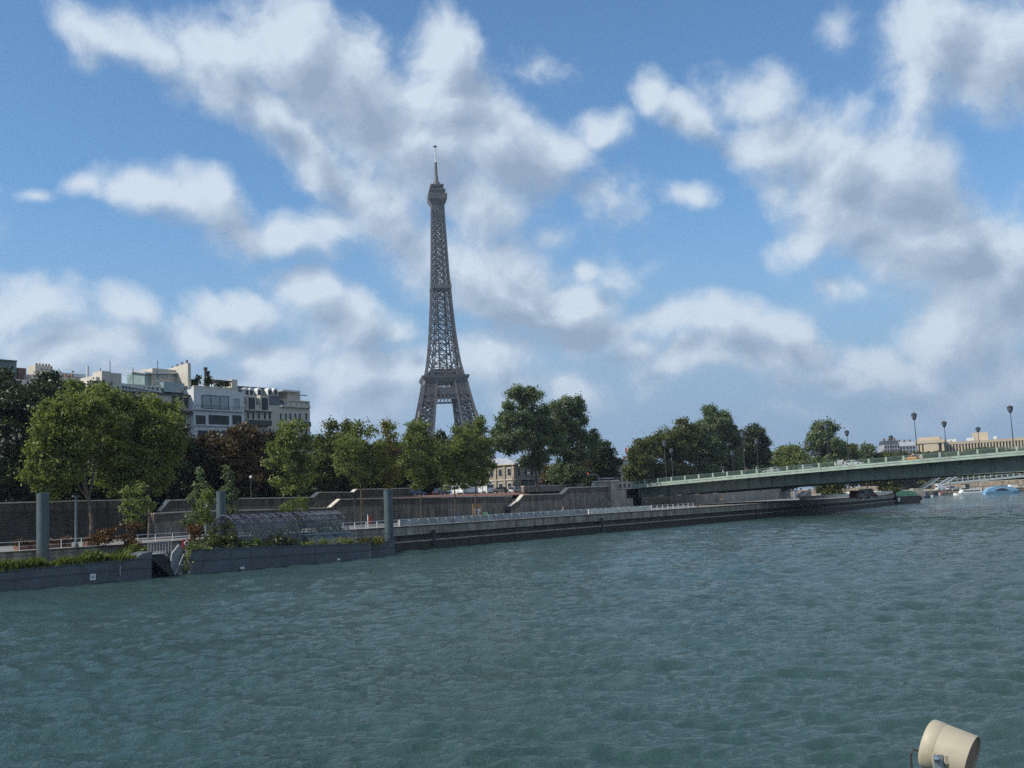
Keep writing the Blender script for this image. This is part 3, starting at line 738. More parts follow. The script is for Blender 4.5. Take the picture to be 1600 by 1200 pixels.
# the shaft above the second floor: four converging uprights and their bracing
mb = MB(); z = 115; ZU = []
while z < 276: ZU.append(z); z += max(4.6, half(z) * .78)
ZU.append(276)
for z0, z1 in zip(ZU, ZU[1:]):
    h0, h1 = half(z0), half(z1); w0, w1 = min(legw(z0) * .62, h0 * .55), min(legw(z1) * .62, h1 * .55)
    for q in range(4):
        r = Matrix.Rotation(q * math.pi / 2, 3, 'Z')
        P = lambda x, h, z: r @ Vector((x, -h, z))
        cw = 1.35 if z0 < 200 else 1.1
        mb.bar(P(-h0, h0, z0), P(-h1, h1, z1), cw); mb.bar(P(-h0 + w0, h0, z0), P(-h1 + w1, h1, z1), 1.0); mb.bar(P(h0 - w0, h0, z0), P(h1 - w1, h1, z1), 1.0)
        mb.bar(P(-h0, h0, z0), P(h0, h0, z0), .75)
        for a, b in ((-1, 1), (1, -1)):
            mb.bar(P(a * h0, h0, z0), P(a * (h1 - w1), h1, z1), .7); mb.bar(P(a * (h0 - w0), h0, z0), P(a * h1, h1, z1), .7)
            mb.bar(P(a * (h0 - w0), h0, z0), P(b * (h1 - w1), h1, z1), .75)
mb.build('shaft', m_iron, tower)
# lift shaft and stairs inside, seen as a dense core
mb = MB()
for z0 in range(116, 264, 6):
    w = min(3.2, half(z0) * .36); w1 = min(3.2, half(z0 + 6) * .36)
    for a, b in ((-1, -1), (1, -1), (1, 1), (-1, 1)): mb.bar((a * w, b * w, z0), (a * w1, b * w1, z0 + 6), .7)
    for a, b, c, d in ((-1, -1, 1, -1), (1, -1, 1, 1), (1, 1, -1, 1), (-1, 1, -1, -1)):
        mb.bar((a * w, b * w, z0), (c * w1, d * w1, z0 + 6), .5); mb.bar((a * w, b * w, z0), (c * w, d * w, z0), .5)
mb.build('lift_core', m_iron, tower)
def ring(mb, z0, z1, h, th=1.0):
    mb.box(-h, h, -h, -h + th, z0, z1); mb.box(-h, h, h - th, h, z0, z1)
    mb.box(-h, -h + th, -h + th, h - th, z0, z1); mb.box(h - th, h, -h + th, h - th, z0, z1); return mb
def flare(mb, z0, h0, z1, h1):
    return mb.add([(x * h, y * h, z) for h, z in ((h0, z0), (h1, z1)) for x, y in ((-1, -1), (1, -1), (1, 1), (-1, 1))],
                  [(0, 1, 5, 4), (1, 2, 6, 5), (2, 3, 7, 6), (3, 0, 4, 7), (3, 2, 1, 0), (4, 5, 6, 7)])
# first floor (hidden by the trees from the river) and second floor
p1 = MB(); flare(p1, 51, 35.5, 57, 37); flare(p1, 57, 37.2, 61, 37.4); p1.build('first_platform', m_iron2, tower)
mb = MB(); flare(mb, 112.2, 18.4, 115.5, 20.4); ring(mb, 115.5, 117.0, 20.5, .5); ring(mb, 117.0, 117.2, 20.7, .9); mb.box(-18, 18, -18, 18, 115.5, 116.5)
mb.box(-14, 14, -14, 14, 116.5, 120.2); ring(mb, 120.2, 121.2, 15.5, .6); mb.box(-12, 12, -12, 12, 120.2, 123.6)
mb.build('second_platform', m_iron2, tower)
mb = MB()
for q in range(4):
    r = Matrix.Rotation(q * math.pi / 2, 3, 'Z'); h0, h1 = half(101), half(112.5)
    P = lambda x, h, z: r @ Vector((x, -h, z))
    hb = half(97)
    for z in (97, 101.5, 106): h = half(z); mb.bar(P(-h, h, z), P(h, h, z), .9, 1.3)
    hh = half(103.5); mb.bar(P(-hh, hh, 103.7), P(hh, hh, 103.7), .4, 3.6)
    n = 8
    for i in range(n):
        u0, u1 = -1 + 2 * i / n, -1 + 2 * (i + 1) / n
        mb.bar(P(u0 * half(106), half(106), 106), P(u1 * half(113), half(113), 113), .6); mb.bar(P(u1 * half(106), half(106), 106), P(u0 * half(113), half(113), 113), .6)
        mb.bar(P(u0 * hb * .6, hb, 97), P(u1 * hb * .6, half(101), 101.5), .5); mb.bar(P(u1 * hb * .6, hb, 97), P(u0 * hb * .6, half(101), 101.5), .5)
mb.build('girder_band', m_iron, tower)
# great arches under the first floor
for q in range(4):
    mb = MB(); r = Matrix.Rotation(q * math.pi / 2, 3, 'Z'); prev = None
    for i in range(17):
        a = math.pi * i / 16; z = 12 + 38 * math.sin(a); x = 37 * math.cos(a); c = r @ Vector((x, -half(z) + .5, z)); d = r @ Vector((x * 1.07, -half(z) + .5, z + 3.2))
        if prev: mb.bar(prev[0], c, 1); mb.bar(prev[1], d, .8); mb.bar(prev[0], d, .6)
        prev = (c, d)
    mb.build('arch', m_iron, tower)
mb = MB(); ring(mb, 194.5, 198, half(196) + 1.1, 1.0); mb.box(-8, 8, -8, 8, 195.4, 196.2); mb.build('middle_platform', m_iron2, tower)
# top: flared gallery, cabins, dome and mast
mb = MB(); flare(mb, 257, 5.5, 266.5, 5.9); flare(mb, 266.5, 5.9, 271, 8.1); flare(mb, 271, 8.3, 274.4, 8.4); ring(mb, 274.4, 275.8, 8.5, .35)
mb.build('top_gallery', m_iron2, tower, (0, 0, 4))
mb = MB(); flare(mb, 274.4, 6.9, 278.5, 6.6); ring(mb, 278.5, 280.2, 7.2, .5); flare(mb, 278.5, 6.8, 279.1, 7.2); flare(mb, 279.1, 5.6, 283, 5.0); ring(mb, 283, 284.6, 5.9, .5); flare(mb, 283, 5.2, 283.5, 5.9)
random.seed(4)
for i in range(26):
    a = random.uniform(0, 6.28); q = random.random(); rr, z = ((6.6, 275), (5.8, 280), (5.0, 284.5))[i % 3]
    mb.cbox((rr * math.cos(a), rr * math.sin(a), z + .8), random.uniform(.5, 1.1), random.uniform(.5, 1), random.uniform(1.2, 3))
mb.build('top_cabin', m_iron, tower, (0, 0, 4))
mb = MB(); mb.lathe((0, 0, 283.4), [(4.4, 0), (4.0, 2), (2.9, 4), (2.0, 5.6), (1.7, 6.2), (1.7, 9.5), (1.2, 10.6)], 12); mb.build('dome', m_iron, tower, (0, 0, 4), smooth=True)
mb = MB().lathe((0, 0, 297.5), [(1.3, 0), (1.15, 6), (1.0, 12.5)], 8)
for z in range(299, 310, 2): mb.cbox((0, 0, z), 2.7, .9, .5, z * .7)
mb.build('antenna_base', m_iron, tower)
MB().lathe((0, 0, 310), [(.72, 0), (.6, 14)], 8).build('mast', mat('mast_white', (.62, .62, .62), .4, .1, .3), tower)
MB().lathe((0, 0, 323.9), [(.6, 0), (2.0, .5), (1.6, 1.1), (.3, 1.9)], 8).build('finial', m_iron, tower)
# ------------------------------------------------------------------ buildings on the left bank
m_cream = mat('cream_render', (.52, .48, .41), .85, .12, .35, bump=.004)
m_whiter = mat('white_render', (.58, .59, .60), .8, .08, .4)
m_stoneb = stone_mat('building_limestone', (.46, .40, .31), 1.2, .42, .2, mortar=.75)
m_slate = mat('roof_slate', (.05, .062, .072), .5, .3, 1.2, bump=.01)
m_zinc = mat('roof_zinc', (.50, .51, .52), .35, .12, .6, metal=.3)
m_pane = mat('window_glass', (.028, .032, .038), .12, .35, .9, spec=.28)
m_curt = mat('curtained_glass', (.30, .33, .34), .3, .2, .8)
m_green_glass = mat('conservatory_glass', (.20, .27, .27), .15, .25, .7, spec=.8)
m_frame = mat('window_frame', (.62, .62, .60), .5, .1, 2)
m_dframe = mat('dark_frame', (.05, .05, .05), .5, .1, 2)
m_brown = mat('chimney_pot', (.22, .12, .08), .9, .2, 2)
TB5 = 75.0
class Bld:
    def __init__(s, name, label, cat, x, y, t, z=STREET):
        s.s0, _ = Ws(x, y, t); s.t = t; s.root = thing(name, label, cat, BK(s.s0, t, z), BROT); s.z = z
    def q(s, x, y, dt=0):
        a, z = Ws(x, y, s.t + dt); return a - s.s0, z - s.z
    def box(s, nm, m, xa, ya, xb, yb, dt=0, dep=10, y0=None, parent=None):
        """front rectangle from pixel (xa, ya top) to (xb, yb bottom) at depth dt; y0: bottom height instead"""
        a, zt = s.q(xa, ya, dt); b, zt2 = s.q(xb, ya, dt); zb = s.q((xa + xb) / 2, yb, dt)[1] if y0 is None else y0
        zt = s.q((xa + xb) / 2, ya, dt)[1]
        o = MB().box(a, b, dt, dt + dep, zb, zt).build(nm, m, parent or s.root); o['_r'] = (a, b, zb, zt); return o
    def win(s, xa, ya, xb, yb, dt=0, n=1, m=None, fm=None, fw=.12):
        a, _ = s.q(xa, ya, dt); b, _ = s.q(xb, ya, dt); zt = s.q((xa + xb) / 2, ya, dt)[1]; zb = s.q((xa + xb) / 2, yb, dt)[1]
        s.winm(a, b, zb, zt, dt, n, m, fm, fw)
    def winm(s, a, b, zb, zt, y, n=1, m=None, fm=None, fw=.12, x=None):
        f = MB(); y0, y1 = y - .14, y + .02
        f.box(a, b, y0, y1, zt - fw, zt); f.box(a, b, y0 - .06, y1, zb, zb + fw)
        for i in range(n + 1):
            c = a + (b - a - fw) * i / n; f.box(c, c + fw, y0, y1, zb + fw, zt - fw)
        o = f.build('window', fm or m_frame, s.root)
        MB().box(a + .02, b - .02, y - .06, y + .015, zb + .02, zt - .02).build('pane', m or m_pane, o)
for_del = []
# -- stepped cream block with terraces
b = Bld('apartment_building', 'stepped cream apartment block with pale sunlit roofs and a tall party wall', 'building', 150, 620, TB5)
b.box('wall', m_cream, 150, 613, 302, 760, 0, 16, y0=0)
b.box('attic_floor', m_cream, 189, 601, 252, 616, 2, 12)
b.box('left_stair_tower', m_cream, 172, 583, 190, 616, 1.2, 10)
b.box('chimney_stack', m_cream, 159, 580, 173, 616, .6, 3)
b.box('chimney_stack', m_cream, 150, 589, 160, 616, 1.5, 5)
a, z = b.q(188, 599, 2); a2, _ = b.q(252, 599, 2); z2 = b.q(188, 594, 2)[1]
MB().add([(a, 1.6, z - .2), (a2, 1.6, z - 1.1), (a2, 6.5, z + .2), (a, 6.5, z + 1.1), (a, 1.6, z - .45), (a2, 1.6, z - 1.35), (a2, 6.5, z), (a, 6.5, z + .8)],
         [(0, 1, 2, 3), (7, 6, 5, 4), (0, 4, 5, 1), (1, 5, 6, 2), (2, 6, 7, 3), (3, 7, 4, 0)]).build('attic_roof', m_zinc, b.root)
b.box('penthouse', m_cream, 238, 577, 284, 612, 5, 7)
b.box('penthouse_annex', m_green_glass, 226, 581, 238.5, 612, 5.5, 6)
a, z = b.q(226, 575, 4.5); a2, z2 = b.q(284, 575, 4.5)
MB().add([(a, 4.3, z - .9), (a2, 4.3, z - .3), (a2, 12.5, z + 1), (a, 12.5, z + .7), (a, 4.3, z - 1.15), (a2, 4.3, z - .55), (a2, 12.5, z + .75), (a, 12.5, z + .45)],
         [(0, 1, 2, 3), (7, 6, 5, 4), (0, 4, 5, 1), (1, 5, 6, 2), (2, 6, 7, 3), (3, 7, 4, 0)]).build('penthouse_roof', m_zinc, b.root)
b.box('conservatory', m_green_glass, 256, 598, 288, 613, 1.6, 3)
a, z = b.q(293.5, 567, 1); zb = b.q(293.5, 613, 1)[1]
MB().prism([(1, zb), (15, zb), (15, z - 2.0), (9, z - .6), (1, z)], a, a + .7, 'x').build('party_wall', m_cream, b.root)
mb = MB()
for k in range(4): mb.lathe((a + .35, 1.8 + 1.6 * k, z - .25 * k - .1), [(.22, 0), (.2, .8)], 8)
mb.build('chimney_pots', m_brown, b.root)
b.box('cornice', m_wdark, 150, 612.2, 303, 614.2, -.45, 2)
for i in range(5): b.win(190 + i * 5.2, 603, 194 + i * 5.2, 611, 2)
for i in range(4): b.win(222 + i * 7, 604, 227 + i * 7, 612, 2)
for i in range(3): b.win(241 + i * 13, 582, 250 + i * 13, 591, 5, m=m_curt)
b.win(266, 618, 295, 637.5, 0, 3)
for yy in (651, 673, 696, 718):
    for i in range(7): b.win(158 + i * 20.5, yy, 168 + i * 20.5, yy + 13, 0, 2)
for i in range(4): b.win(160 + i * 24, 620, 176 + i * 24, 634, 0, 2)
b.box('balcony', m_wdark, 262, 641, 301, 645, -1.4, 1.4)
for x, y, h in ((157, 588, 3.2), (172, 576, 3.0), (208, 590, 4.0), (246, 572, 2.2)):
    a, z = b.q(x, y, 4); MB().tube([(a, 4, z - 2.5), (a, 4, z + h * .5)], .07, 5).build('aerial', m_dframe, b.root)
# -- white modern block
b = Bld('apartment_building', 'white modern apartment block with wide ribbon windows and a planted roof terrace', 'building', 302.6, 640, TB5 - 1.5)
b.box('wall', m_whiter, 302.6, 610, 381, 760, 0, 14, y0=0)
b.box('terrace_parapet', m_cream, 302.6, 604.5, 372, 610.2, .3, .4)
b.box('chimney_stack', m_cream, 362, 593, 371, 611, 4, 3)
b.box('terrace_awning', mat('awning_brown', (.14, .10, .08), .9, .2, 1), 336, 594, 362, 596.5, 2.5, 3.5)
mb = MB()
for x in (337, 349, 361): a, z = b.q(x, 596, 2.6); mb.tube([(a, 2.8, z), (a, 2.8, z - 2.6)], .06, 5)
mb.build('awning_post', m_dframe, b.root)
b.win(315, 618, 357, 639.5, 0, 3, m_curt, m_dframe, .1)
b.win(364, 622, 375, 639, 0, 1, m_curt)
for (xa, xb) in ((306, 320.5), (326, 357), (363, 376.5)): b.win(xa, 649, xb, 663, 0, 2 if xb - xa > 20 else 1, None, m_dframe, .1)
for (xa, xb) in ((309, 324), (328, 343), (346, 358), (364, 376)): b.win(xa, 672.5, xb, 687, 0, 1, None, m_dframe, .1)
for (xa, xb) in ((309, 324), (328, 343), (346, 358), (364, 376)): b.win(xa, 697, xb, 711, 0, 1, None, m_dframe, .1)
b.box('ledge', m_whiter, 303, 640, 381, 641.8, -.5, .5); b.box('ledge', m_whiter, 303, 664.5, 381, 666, -.35, .35); b.box('ledge', m_whiter, 303, 689, 381, 690.5, -.35, .35)
a0, z = b.q(303, 640, 0); a1, _ = b.q(380, 640, 0); mb = MB(); mb.cbox(((a0 + a1) / 2, -.45, z + .95), a1 - a0, .05, .05)
for i in range(20): mb.cbox((a0 + (a1 - a0) * i / 19, -.45, z + .5), .04, .04, .9)
mb.build('balcony_rail', m_dframe, b.root)
for x, y in ((321, 574), (325, 580)):
    a, z = b.q(x, y, 6); zz = b.q(x, 606, 6)[1]; MB().lathe((a, 6, zz), [(.3, 0), (.3, z - zz - .6), (.42, z - zz - .5), (.42, z - zz)], 8).build('flue', m_dframe, b.root)
TERR = b
# -- mansard block
b = Bld('apartment_building', 'cream stone block with a dark slate mansard roof and small white dormers', 'building', 381.5, 640, TB5)
b.box('wall', m_cream, 381.5, 634, 484, 760, 0, 15, y0=0)
a0, ze = b.q(381.5, 634); a1, _ = b.q(450, 634); zt = b.q(415, 606, 4)[1]; ac, _ = b.q(372, 640)
MB().prism([(0.2, ze), (14.5, ze), (11, zt + .3), (4, zt)], a0 + .01, a1, 'x').build('mansard_roof', m_slate, b.root)
def roof_y(z): return .2 + 3.8 * (z - ze) / (zt - ze)
for x in (383.5, 391, 404, 421, 430):
    a, z = b.q(x, 611.5, 2.6); y = roof_y(z - .95)
    d = MB().prism([(a - .62, z - .95), (a + .62, z - .95), (a + .62, z + .2), (a + .4, z + .6), (a, z + .78), (a - .4, z + .6), (a - .62, z + .2)], y - .1, y + 1.6).build('dormer', m_frame, b.root)
    MB().box(a - .4, a + .4, y - .16, y - .07, z - .8, z + .2).build('pane', m_pane, d)
for x in (392, 412.5):
    a, z = b.q(x, 629, 0); d = MB().box(a - 1.2, a + 1.2, -.25, 3, z - 2, z + 1.5).build('dormer', m_cream, b.root)
    MB().box(a - .8, a + .8, -.33, -.2, z - 1.8, z + 1.0).build('pane', m_pane, d)
b.box('corner_floor', m_cream, 443, 626, 484, 635, 1.5, 12)
b.box('corner_penthouse', m_cream, 449, 612, 469, 627, 4, 6)
b.box('corner_roof', m_zinc, 442, 609.5, 469.5, 612, 3, 8)
b.box('roof_railing', m_dframe, 466, 617, 480, 618.2, 3, .1)
b.box('cornice', m_coping, 440, 634, 485.5, 636.5, -.5, 2)
b.box('cornice', m_coping, 440, 625.5, 484.6, 626.5, 1.1, 2)
for x in (448, 455, 464, 472, 479): b.win(x - 1.6, 628, x + 1.6, 633, 1.5)
for x in (438, 446, 453, 461, 468, 478): b.win(x - 2.2, 645, x + 2.2, 657, 0)
for x in (387, 395, 404, 413, 421): b.win(x - 2.6, 643, x + 2.6, 656, 0)
for yy in (670, 690, 710):
    for x in (389, 400, 411, 422, 434, 446, 458, 470, 478): b.win(x - 2.2, yy, x + 2.2, yy + 11, 0)
b.box('balcony', m_wdark, 384, 662, 425, 664.5, -1.3, 1.3); b.box('balcony', m_wdark, 473, 664, 486, 666.5, -1.3, 1.3)
b.box('balcony_rail', m_dframe, 384, 656.5, 425, 662, -1.3, .06); b.box('balcony_rail', m_dframe, 473, 659, 486, 664, -1.3, .06)
b.box('balcony', m_coping, 384, 640.5, 428, 642, -.9, .9)
MANS = b
# -- roofs showing over the trees at the far left
b = Bld('apartment_building', 'dark glazed rooftop block at the far left edge above the trees', 'building', -60, 600, 108)
b.box('wall', m_cream, -60, 590, 44, 760, 0, 16, y0=0)
b.box('glazed_floor', mat('smoked_glass', (.07, .10, .095), .15, .4, .5, spec=.8), -40, 562.5, 26, 592, 1, 9)
b.box('roof', m_slate, -42, 560.5, 27, 562.5, .5, 10)
b.box('chimney_stack', mat('brick_brown', (.16, .10, .08), .9, .25, 1), 28, 575, 41, 592, 2, 4)
b = Bld('apartment_building', 'cream rooftop with a broad chimney stack behind the far left trees', 'building', 45, 600, 108)
b.box('wall', m_cream, 45, 588, 135, 760, 0, 14, y0=0)
b.box('chimney_stack', m_cream, 55, 571, 82, 590, 1, 3)
mb = MB(); a, z = b.q(60, 571, 1)
for k in range(5): mb.lathe((a + .3 + .7 * k, 2.3, z - .05), [(.25, 0), (.2, .7)], 8)
mb.build('chimney_pots', m_brown, b.root)
b.box('parapet', m_zinc, 84, 583, 134, 588.2, 2, 8)
for x in (102, 112): b.box('chimney_pot', m_brown, x, 584, x + 2.5, 589, 1, .8)
a, z = b.q(137, 572, 3); MB().tube([(a, 3, 0), (a, 3, z)], .3, 8).build('flue', m_whiter, b.root)

# -- small two-storey stone building by the bridge
b = Bld('stone_building', 'small two-storey stone building with a low grey roof beside the big trees', 'building', 805, 770, 58)
zt = b.q(808, 726)[1]; D5, L5 = 12.0, 12.5
MB().box(0, L5, 0, D5, 0, zt).build('wall', m_stoneb, b.root)
MB().prism([(-.5, zt), (L5 + .5, zt), (L5 + .5, zt + .35), (-.5, zt + .35)], -.5, D5 + .5).build('cornice', m_coping, b.root)
MB().add([(-.4, -.4, zt + .35), (L5 + .4, -.4, zt + .35), (L5 + .4, D5 + .4, zt + .35), (-.4, D5 + .4, zt + .35), (3, 4, zt + 2.0), (L5 - 3, 4, zt + 2.0), (L5 - 3, D5 - 4, zt + 2.0), (3, D5 - 4, zt + 2.0)],
         [(0, 1, 5, 4), (1, 2, 6, 5), (2, 3, 7, 6), (3, 0, 4, 7), (4, 5, 6, 7)]).build('roof', m_zinc, b.root)
h2 = zt / 2
for r in range(2):
    for c in range(4):
        y0 = .9 + c * 2.85; o = MB().box(-.1, .03, y0, y0 + 1.3, r * h2 + .9, r * h2 + h2 - .8).build('window', m_frame, b.root)
        MB().box(-.13, -.02, y0 + .1, y0 + 1.2, r * h2 + 1.0, r * h2 + h2 - .9).build('pane', m_pane, o)
mb = MB()
for c in range(5): mb.box(-.28, 0, -.05 + c * 2.85, .45 + c * 2.85, 0, zt - .3)
mb.build('pilasters', m_stoneb, b.root)
MB().box(-.2, L5 + .1, -.12, D5, h2 - .15, h2 + .15).build('string_course', m_coping, b.root)
for xx in (4.0, 6.6): b.winm(xx, xx + 1.5, h2 + .7, zt - .7, 0, 1)
b.winm(1.2, 2.3, h2 + .7, zt - .7, 0); b.winm(10, 11.2, h2 + .7, zt - .7, 0); b.winm(10, 11.2, .9, h2 - .7, 0)
dr = MB().box(3.2, 8.2, -.16, .02, 0, h2 - .4).build('door', mat('green_door_glass', (.06, .09, .08), .25, .3, 1), b.root)
MB().box(3.0, 8.4, -1.2, -.02, h2 - .4, h2 - .2).build('door_canopy', m_dframe, b.root)
# ------------------------------------------------------------------ trees
m_bark = mat('tree_bark', (.085, .065, .05), .95, .4, 1.5, bump=.02, stretch=(1, 1, .3))
m_barkl = mat('plane_bark', (.115, .09, .07), .9, .45, 1.2, bump=.01)
leaf_mat('leaf_plane', [(0.063, 0.085, 0.014), (0.134, 0.174, 0.028), (0.211, 0.254, 0.047), (0.376, 0.397, 0.146)], .50)
leaf_mat('leaf_young', [(0.066, 0.091, 0.021), (0.13, 0.174, 0.035), (0.202, 0.247, 0.057), (0.358, 0.378, 0.146)], .52)
leaf_mat('leaf_dark', [(0.014, 0.024, 0.006), (0.028, 0.045, 0.009), (0.046, 0.066, 0.012), (0.085, 0.1, 0.02)], .25)  # shade of the backlit street trees is put into this leaf colour
leaf_mat('leaf_blue', [(0.053, 0.083, 0.036), (0.101, 0.147, 0.058), (0.155, 0.202, 0.084), (0.271, 0.312, 0.147)], .45)
leaf_mat('leaf_rust', [(0.037, 0.027, 0.01), (0.078, 0.052, 0.015), (0.122, 0.078, 0.022), (0.088, 0.081, 0.025)], .35)
leaf_mat('leaf_rustdark', [(0.022, 0.018, 0.007), (0.042, 0.027, 0.009), (0.07, 0.034, 0.01), (0.05, 0.046, 0.012)], .25)
leaf_mat('leaf_orange', [(0.043, 0.027, 0.01), (0.09, 0.044, 0.011), (0.137, 0.06, 0.013), (0.079, 0.068, 0.019)], .35)
leaf_mat('leaf_olive', [(0.037, 0.05, 0.012), (0.075, 0.095, 0.018), (0.123, 0.14, 0.03), (0.194, 0.18, 0.06)], .4)
leaf_mat('leaf_yellow', [(0.085, 0.105, 0.014), (0.15, 0.165, 0.022), (0.24, 0.215, 0.034), (0.32, 0.28, 0.06)], .45)
leaf_mat('leaf_hedge', [(0.05, 0.075, 0.012), (0.09, 0.13, 0.018), (0.14, 0.175, 0.026), (0.18, 0.19, 0.04)], .35)
RNG = np.random.default_rng(11)
def leaf_mesh(name, C, Nrm, size, m, rng, asp=.8):
    n = len(C)
    r = rng.normal(size=(n, 3)); nn = Nrm * 1.1 + r; nn /= np.linalg.norm(nn, axis=1, keepdims=True) + 1e-9
    a = np.cross(nn, rng.normal(size=(n, 3))); a /= np.linalg.norm(a, axis=1, keepdims=True) + 1e-9
    b = np.cross(nn, a)
    sz = size * .84 * rng.uniform(.55, 1.5, (n, 1))
    a = a * sz * .62; b = b * sz * asp * .5
    droop = nn * sz * .12
    v = np.stack([C - a - droop, C - b, C + a - droop, C + b], 1).reshape(-1, 3).astype(np.float32)
    me = bpy.data.meshes.new(name)
    me.vertices.add(4 * n); me.vertices.foreach_set('co', v.ravel())
    me.loops.add(4 * n); me.loops.foreach_set('vertex_index', np.arange(4 * n, dtype=np.int32))
    me.polygons.add(n); me.polygons.foreach_set('loop_start', np.arange(0, 4 * n, 4, dtype=np.int32))
    me.update(calc_edges=True); me.materials.append(m)
    return me
def crown_points(blobs, dens, clump, rng, hollow=2.0):
    dens *= 1.5; clump *= .78
    """blobs: (centre, radii); returns leaf centres and outward directions"""
    P, Q = [], []
    parts = []
    for c, rad in blobs:
        rad = np.array(rad, float); c = np.array(c, float); parts.append((c, rad * .74, .55))
        for _ in range(10):
            d = rng.normal(size=3); d /= np.linalg.norm(d); parts.append((c + d * rad * rng.uniform(.60, 1.05), rad * rng.uniform(.20, .40) * np.array([1.1, 1.1, .85]), 1.15))
    for c, rad, wgt in parts:
        area = math.pi * rad[0] * rad[2]
        nl = max(8, int(dens * area * wgt)); nc = max(6, int(nl / 26))
        d = rng.normal(size=(nc, 3)); d /= np.linalg.norm(d, axis=1, keepdims=True)
        rr = rng.uniform(0, 1, (nc, 1)) ** (1 / hollow)
        # ragged outline: some clumps reach out beyond the blob
        rr = rr * rng.uniform(.74, 1.24, (nc, 1))
        cc = c + d * rr * rad
        k = rng.integers(0, nc, nl)
        sp = rng.normal(size=(nl, 3)) * clump * rng.uniform(.5, 1.3, (nc, 1))[k]
        sp[:, 2] *= .75
        p = cc[k] + sp
        o = (p - c) / rad; o /= np.linalg.norm(o, axis=1, keepdims=True) + 1e-9
        P.append(p); Q.append(o)
    return np.concatenate(P), np.concatenate(Q)
def tree(name, label, bx, by, t, blobs, leaf, dens=60, size=.36, clump=.55, z=None, trunk_r=.22, bark=None, group=None, cat='tree', limbs=5, hollow=2.2, dscale=.9, foliage='crown', zbot=None, seed=None, pos=None, fork=None):
    rng = np.random.default_rng(seed if seed is not None else abs(hash((bx, by, len(blobs)))) % 99991)
    base = pos.copy() if pos is not None else Wp(bx, by, t)
    if z is not None: base.z = z
    r = thing(name, label, cat, base, 0, group)
    mpp = base.y / FPX; bl = []
    for (x, y, rx, ry) in blobs:
        if pos is None: c = Wp(x, y, t)
        else: c = pY(x, y, base.y)
        dr = dscale * (rx + ry) / 2 * mpp
        c = c - base; c = c + Vector((0, rng.normal(0, .18) * dr, 0))
        bl.append(((c.x, c.y, c.z), (rx * mpp, dr, ry * mpp)))
    # trunk and limbs
    zc = min(c[2] - rd[2] * .45 for c, rd in bl); cx = sum(c[0] for c, _ in bl) / len(bl); cy = sum(c[1] for c, _ in bl) / len(bl)
    zc = max(zc, .6) if fork is None else fork
    mb = MB(); tx, ty = cx * .12, cy * .12
    mid = (tx * .4 + rng.normal(0, .08), ty * .4, zc * .5)
    mb.tube([(0, 0, -.3), (0, 0, .2), mid, (tx, ty, zc)], [trunk_r * 1.35, trunk_r * 1.1, trunk_r * .85, trunk_r * .68], 9)
    order = sorted(bl, key=lambda q: -q[1][0] * q[1][2])[:limbs]
    for c, rd in order:
        e = Vector(c) + Vector((0, 0, rd[2] * .35)); s = Vector((tx, ty, zc - .15)); m_ = (s + e) / 2 + Vector((rng.normal(0, .3), rng.normal(0, .3), -.1 * rd[2]))
        mb.tube([s, m_, e], [trunk_r * .55, trunk_r * .33, trunk_r * .1], 6)
        for _ in range(3):
            q = e + Vector((rng.normal(0, .5) * rd[0], rng.normal(0, .5) * rd[1], rng.uniform(-.1, .5) * rd[2]))
            mb.tube([m_, (m_ + q) / 2 + Vector((0, 0, .2)), q], [trunk_r * .28, trunk_r * .16, trunk_r * .05], 5)
    mb.build('trunk', bark or m_bark, r, smooth=True)
    P, Q = crown_points(bl, dens, clump, rng, hollow)
    if zbot is not None: k = P[:, 2] > zbot; P, Q = P[k], Q[k]
    me = leaf_mesh(foliage, P, Q, size, MATS[leaf] if isinstance(leaf, str) else leaf, rng)
    o = bpy.data.objects.new(foliage, me); COL.objects.link(o); o.parent = r
    return r
GQ = 'plane trees on the quay'; GS = 'trees along the street behind the quay wall'; GB = 'trees beyond the bridge end'
# big sunlit planes on the left
tree('plane_tree', 'big sunlit plane tree with a forked trunk, at left behind the first grey pile', 143, 842, 26,
     [(95, 690, 46, 45), (75, 740, 32, 28), (120, 640, 52, 40), (150, 690, 45, 55), (110, 730, 45, 32), (165, 640, 35, 32), (82, 665, 30, 30), (60, 705, 18, 20), (85, 768, 16, 14)], 'leaf_plane', 58, .40, .6, z=QUAY, trunk_r=.27, bark=m_barkl, group=GQ, fork=5.6)
tree('plane_tree', 'sunlit plane tree right of the biggest one, slender trunk beside the steps', 233, 838, 26,
     [(205, 650, 42, 42), (240, 660, 38, 40), (215, 705, 48, 42), (262, 700, 28, 40), (185, 740, 30, 30), (235, 745, 32, 26), (270, 655, 18, 25)], 'leaf_plane', 54, .40, .6, z=QUAY, trunk_r=.22, bark=m_barkl, group=GQ, fork=6.0)
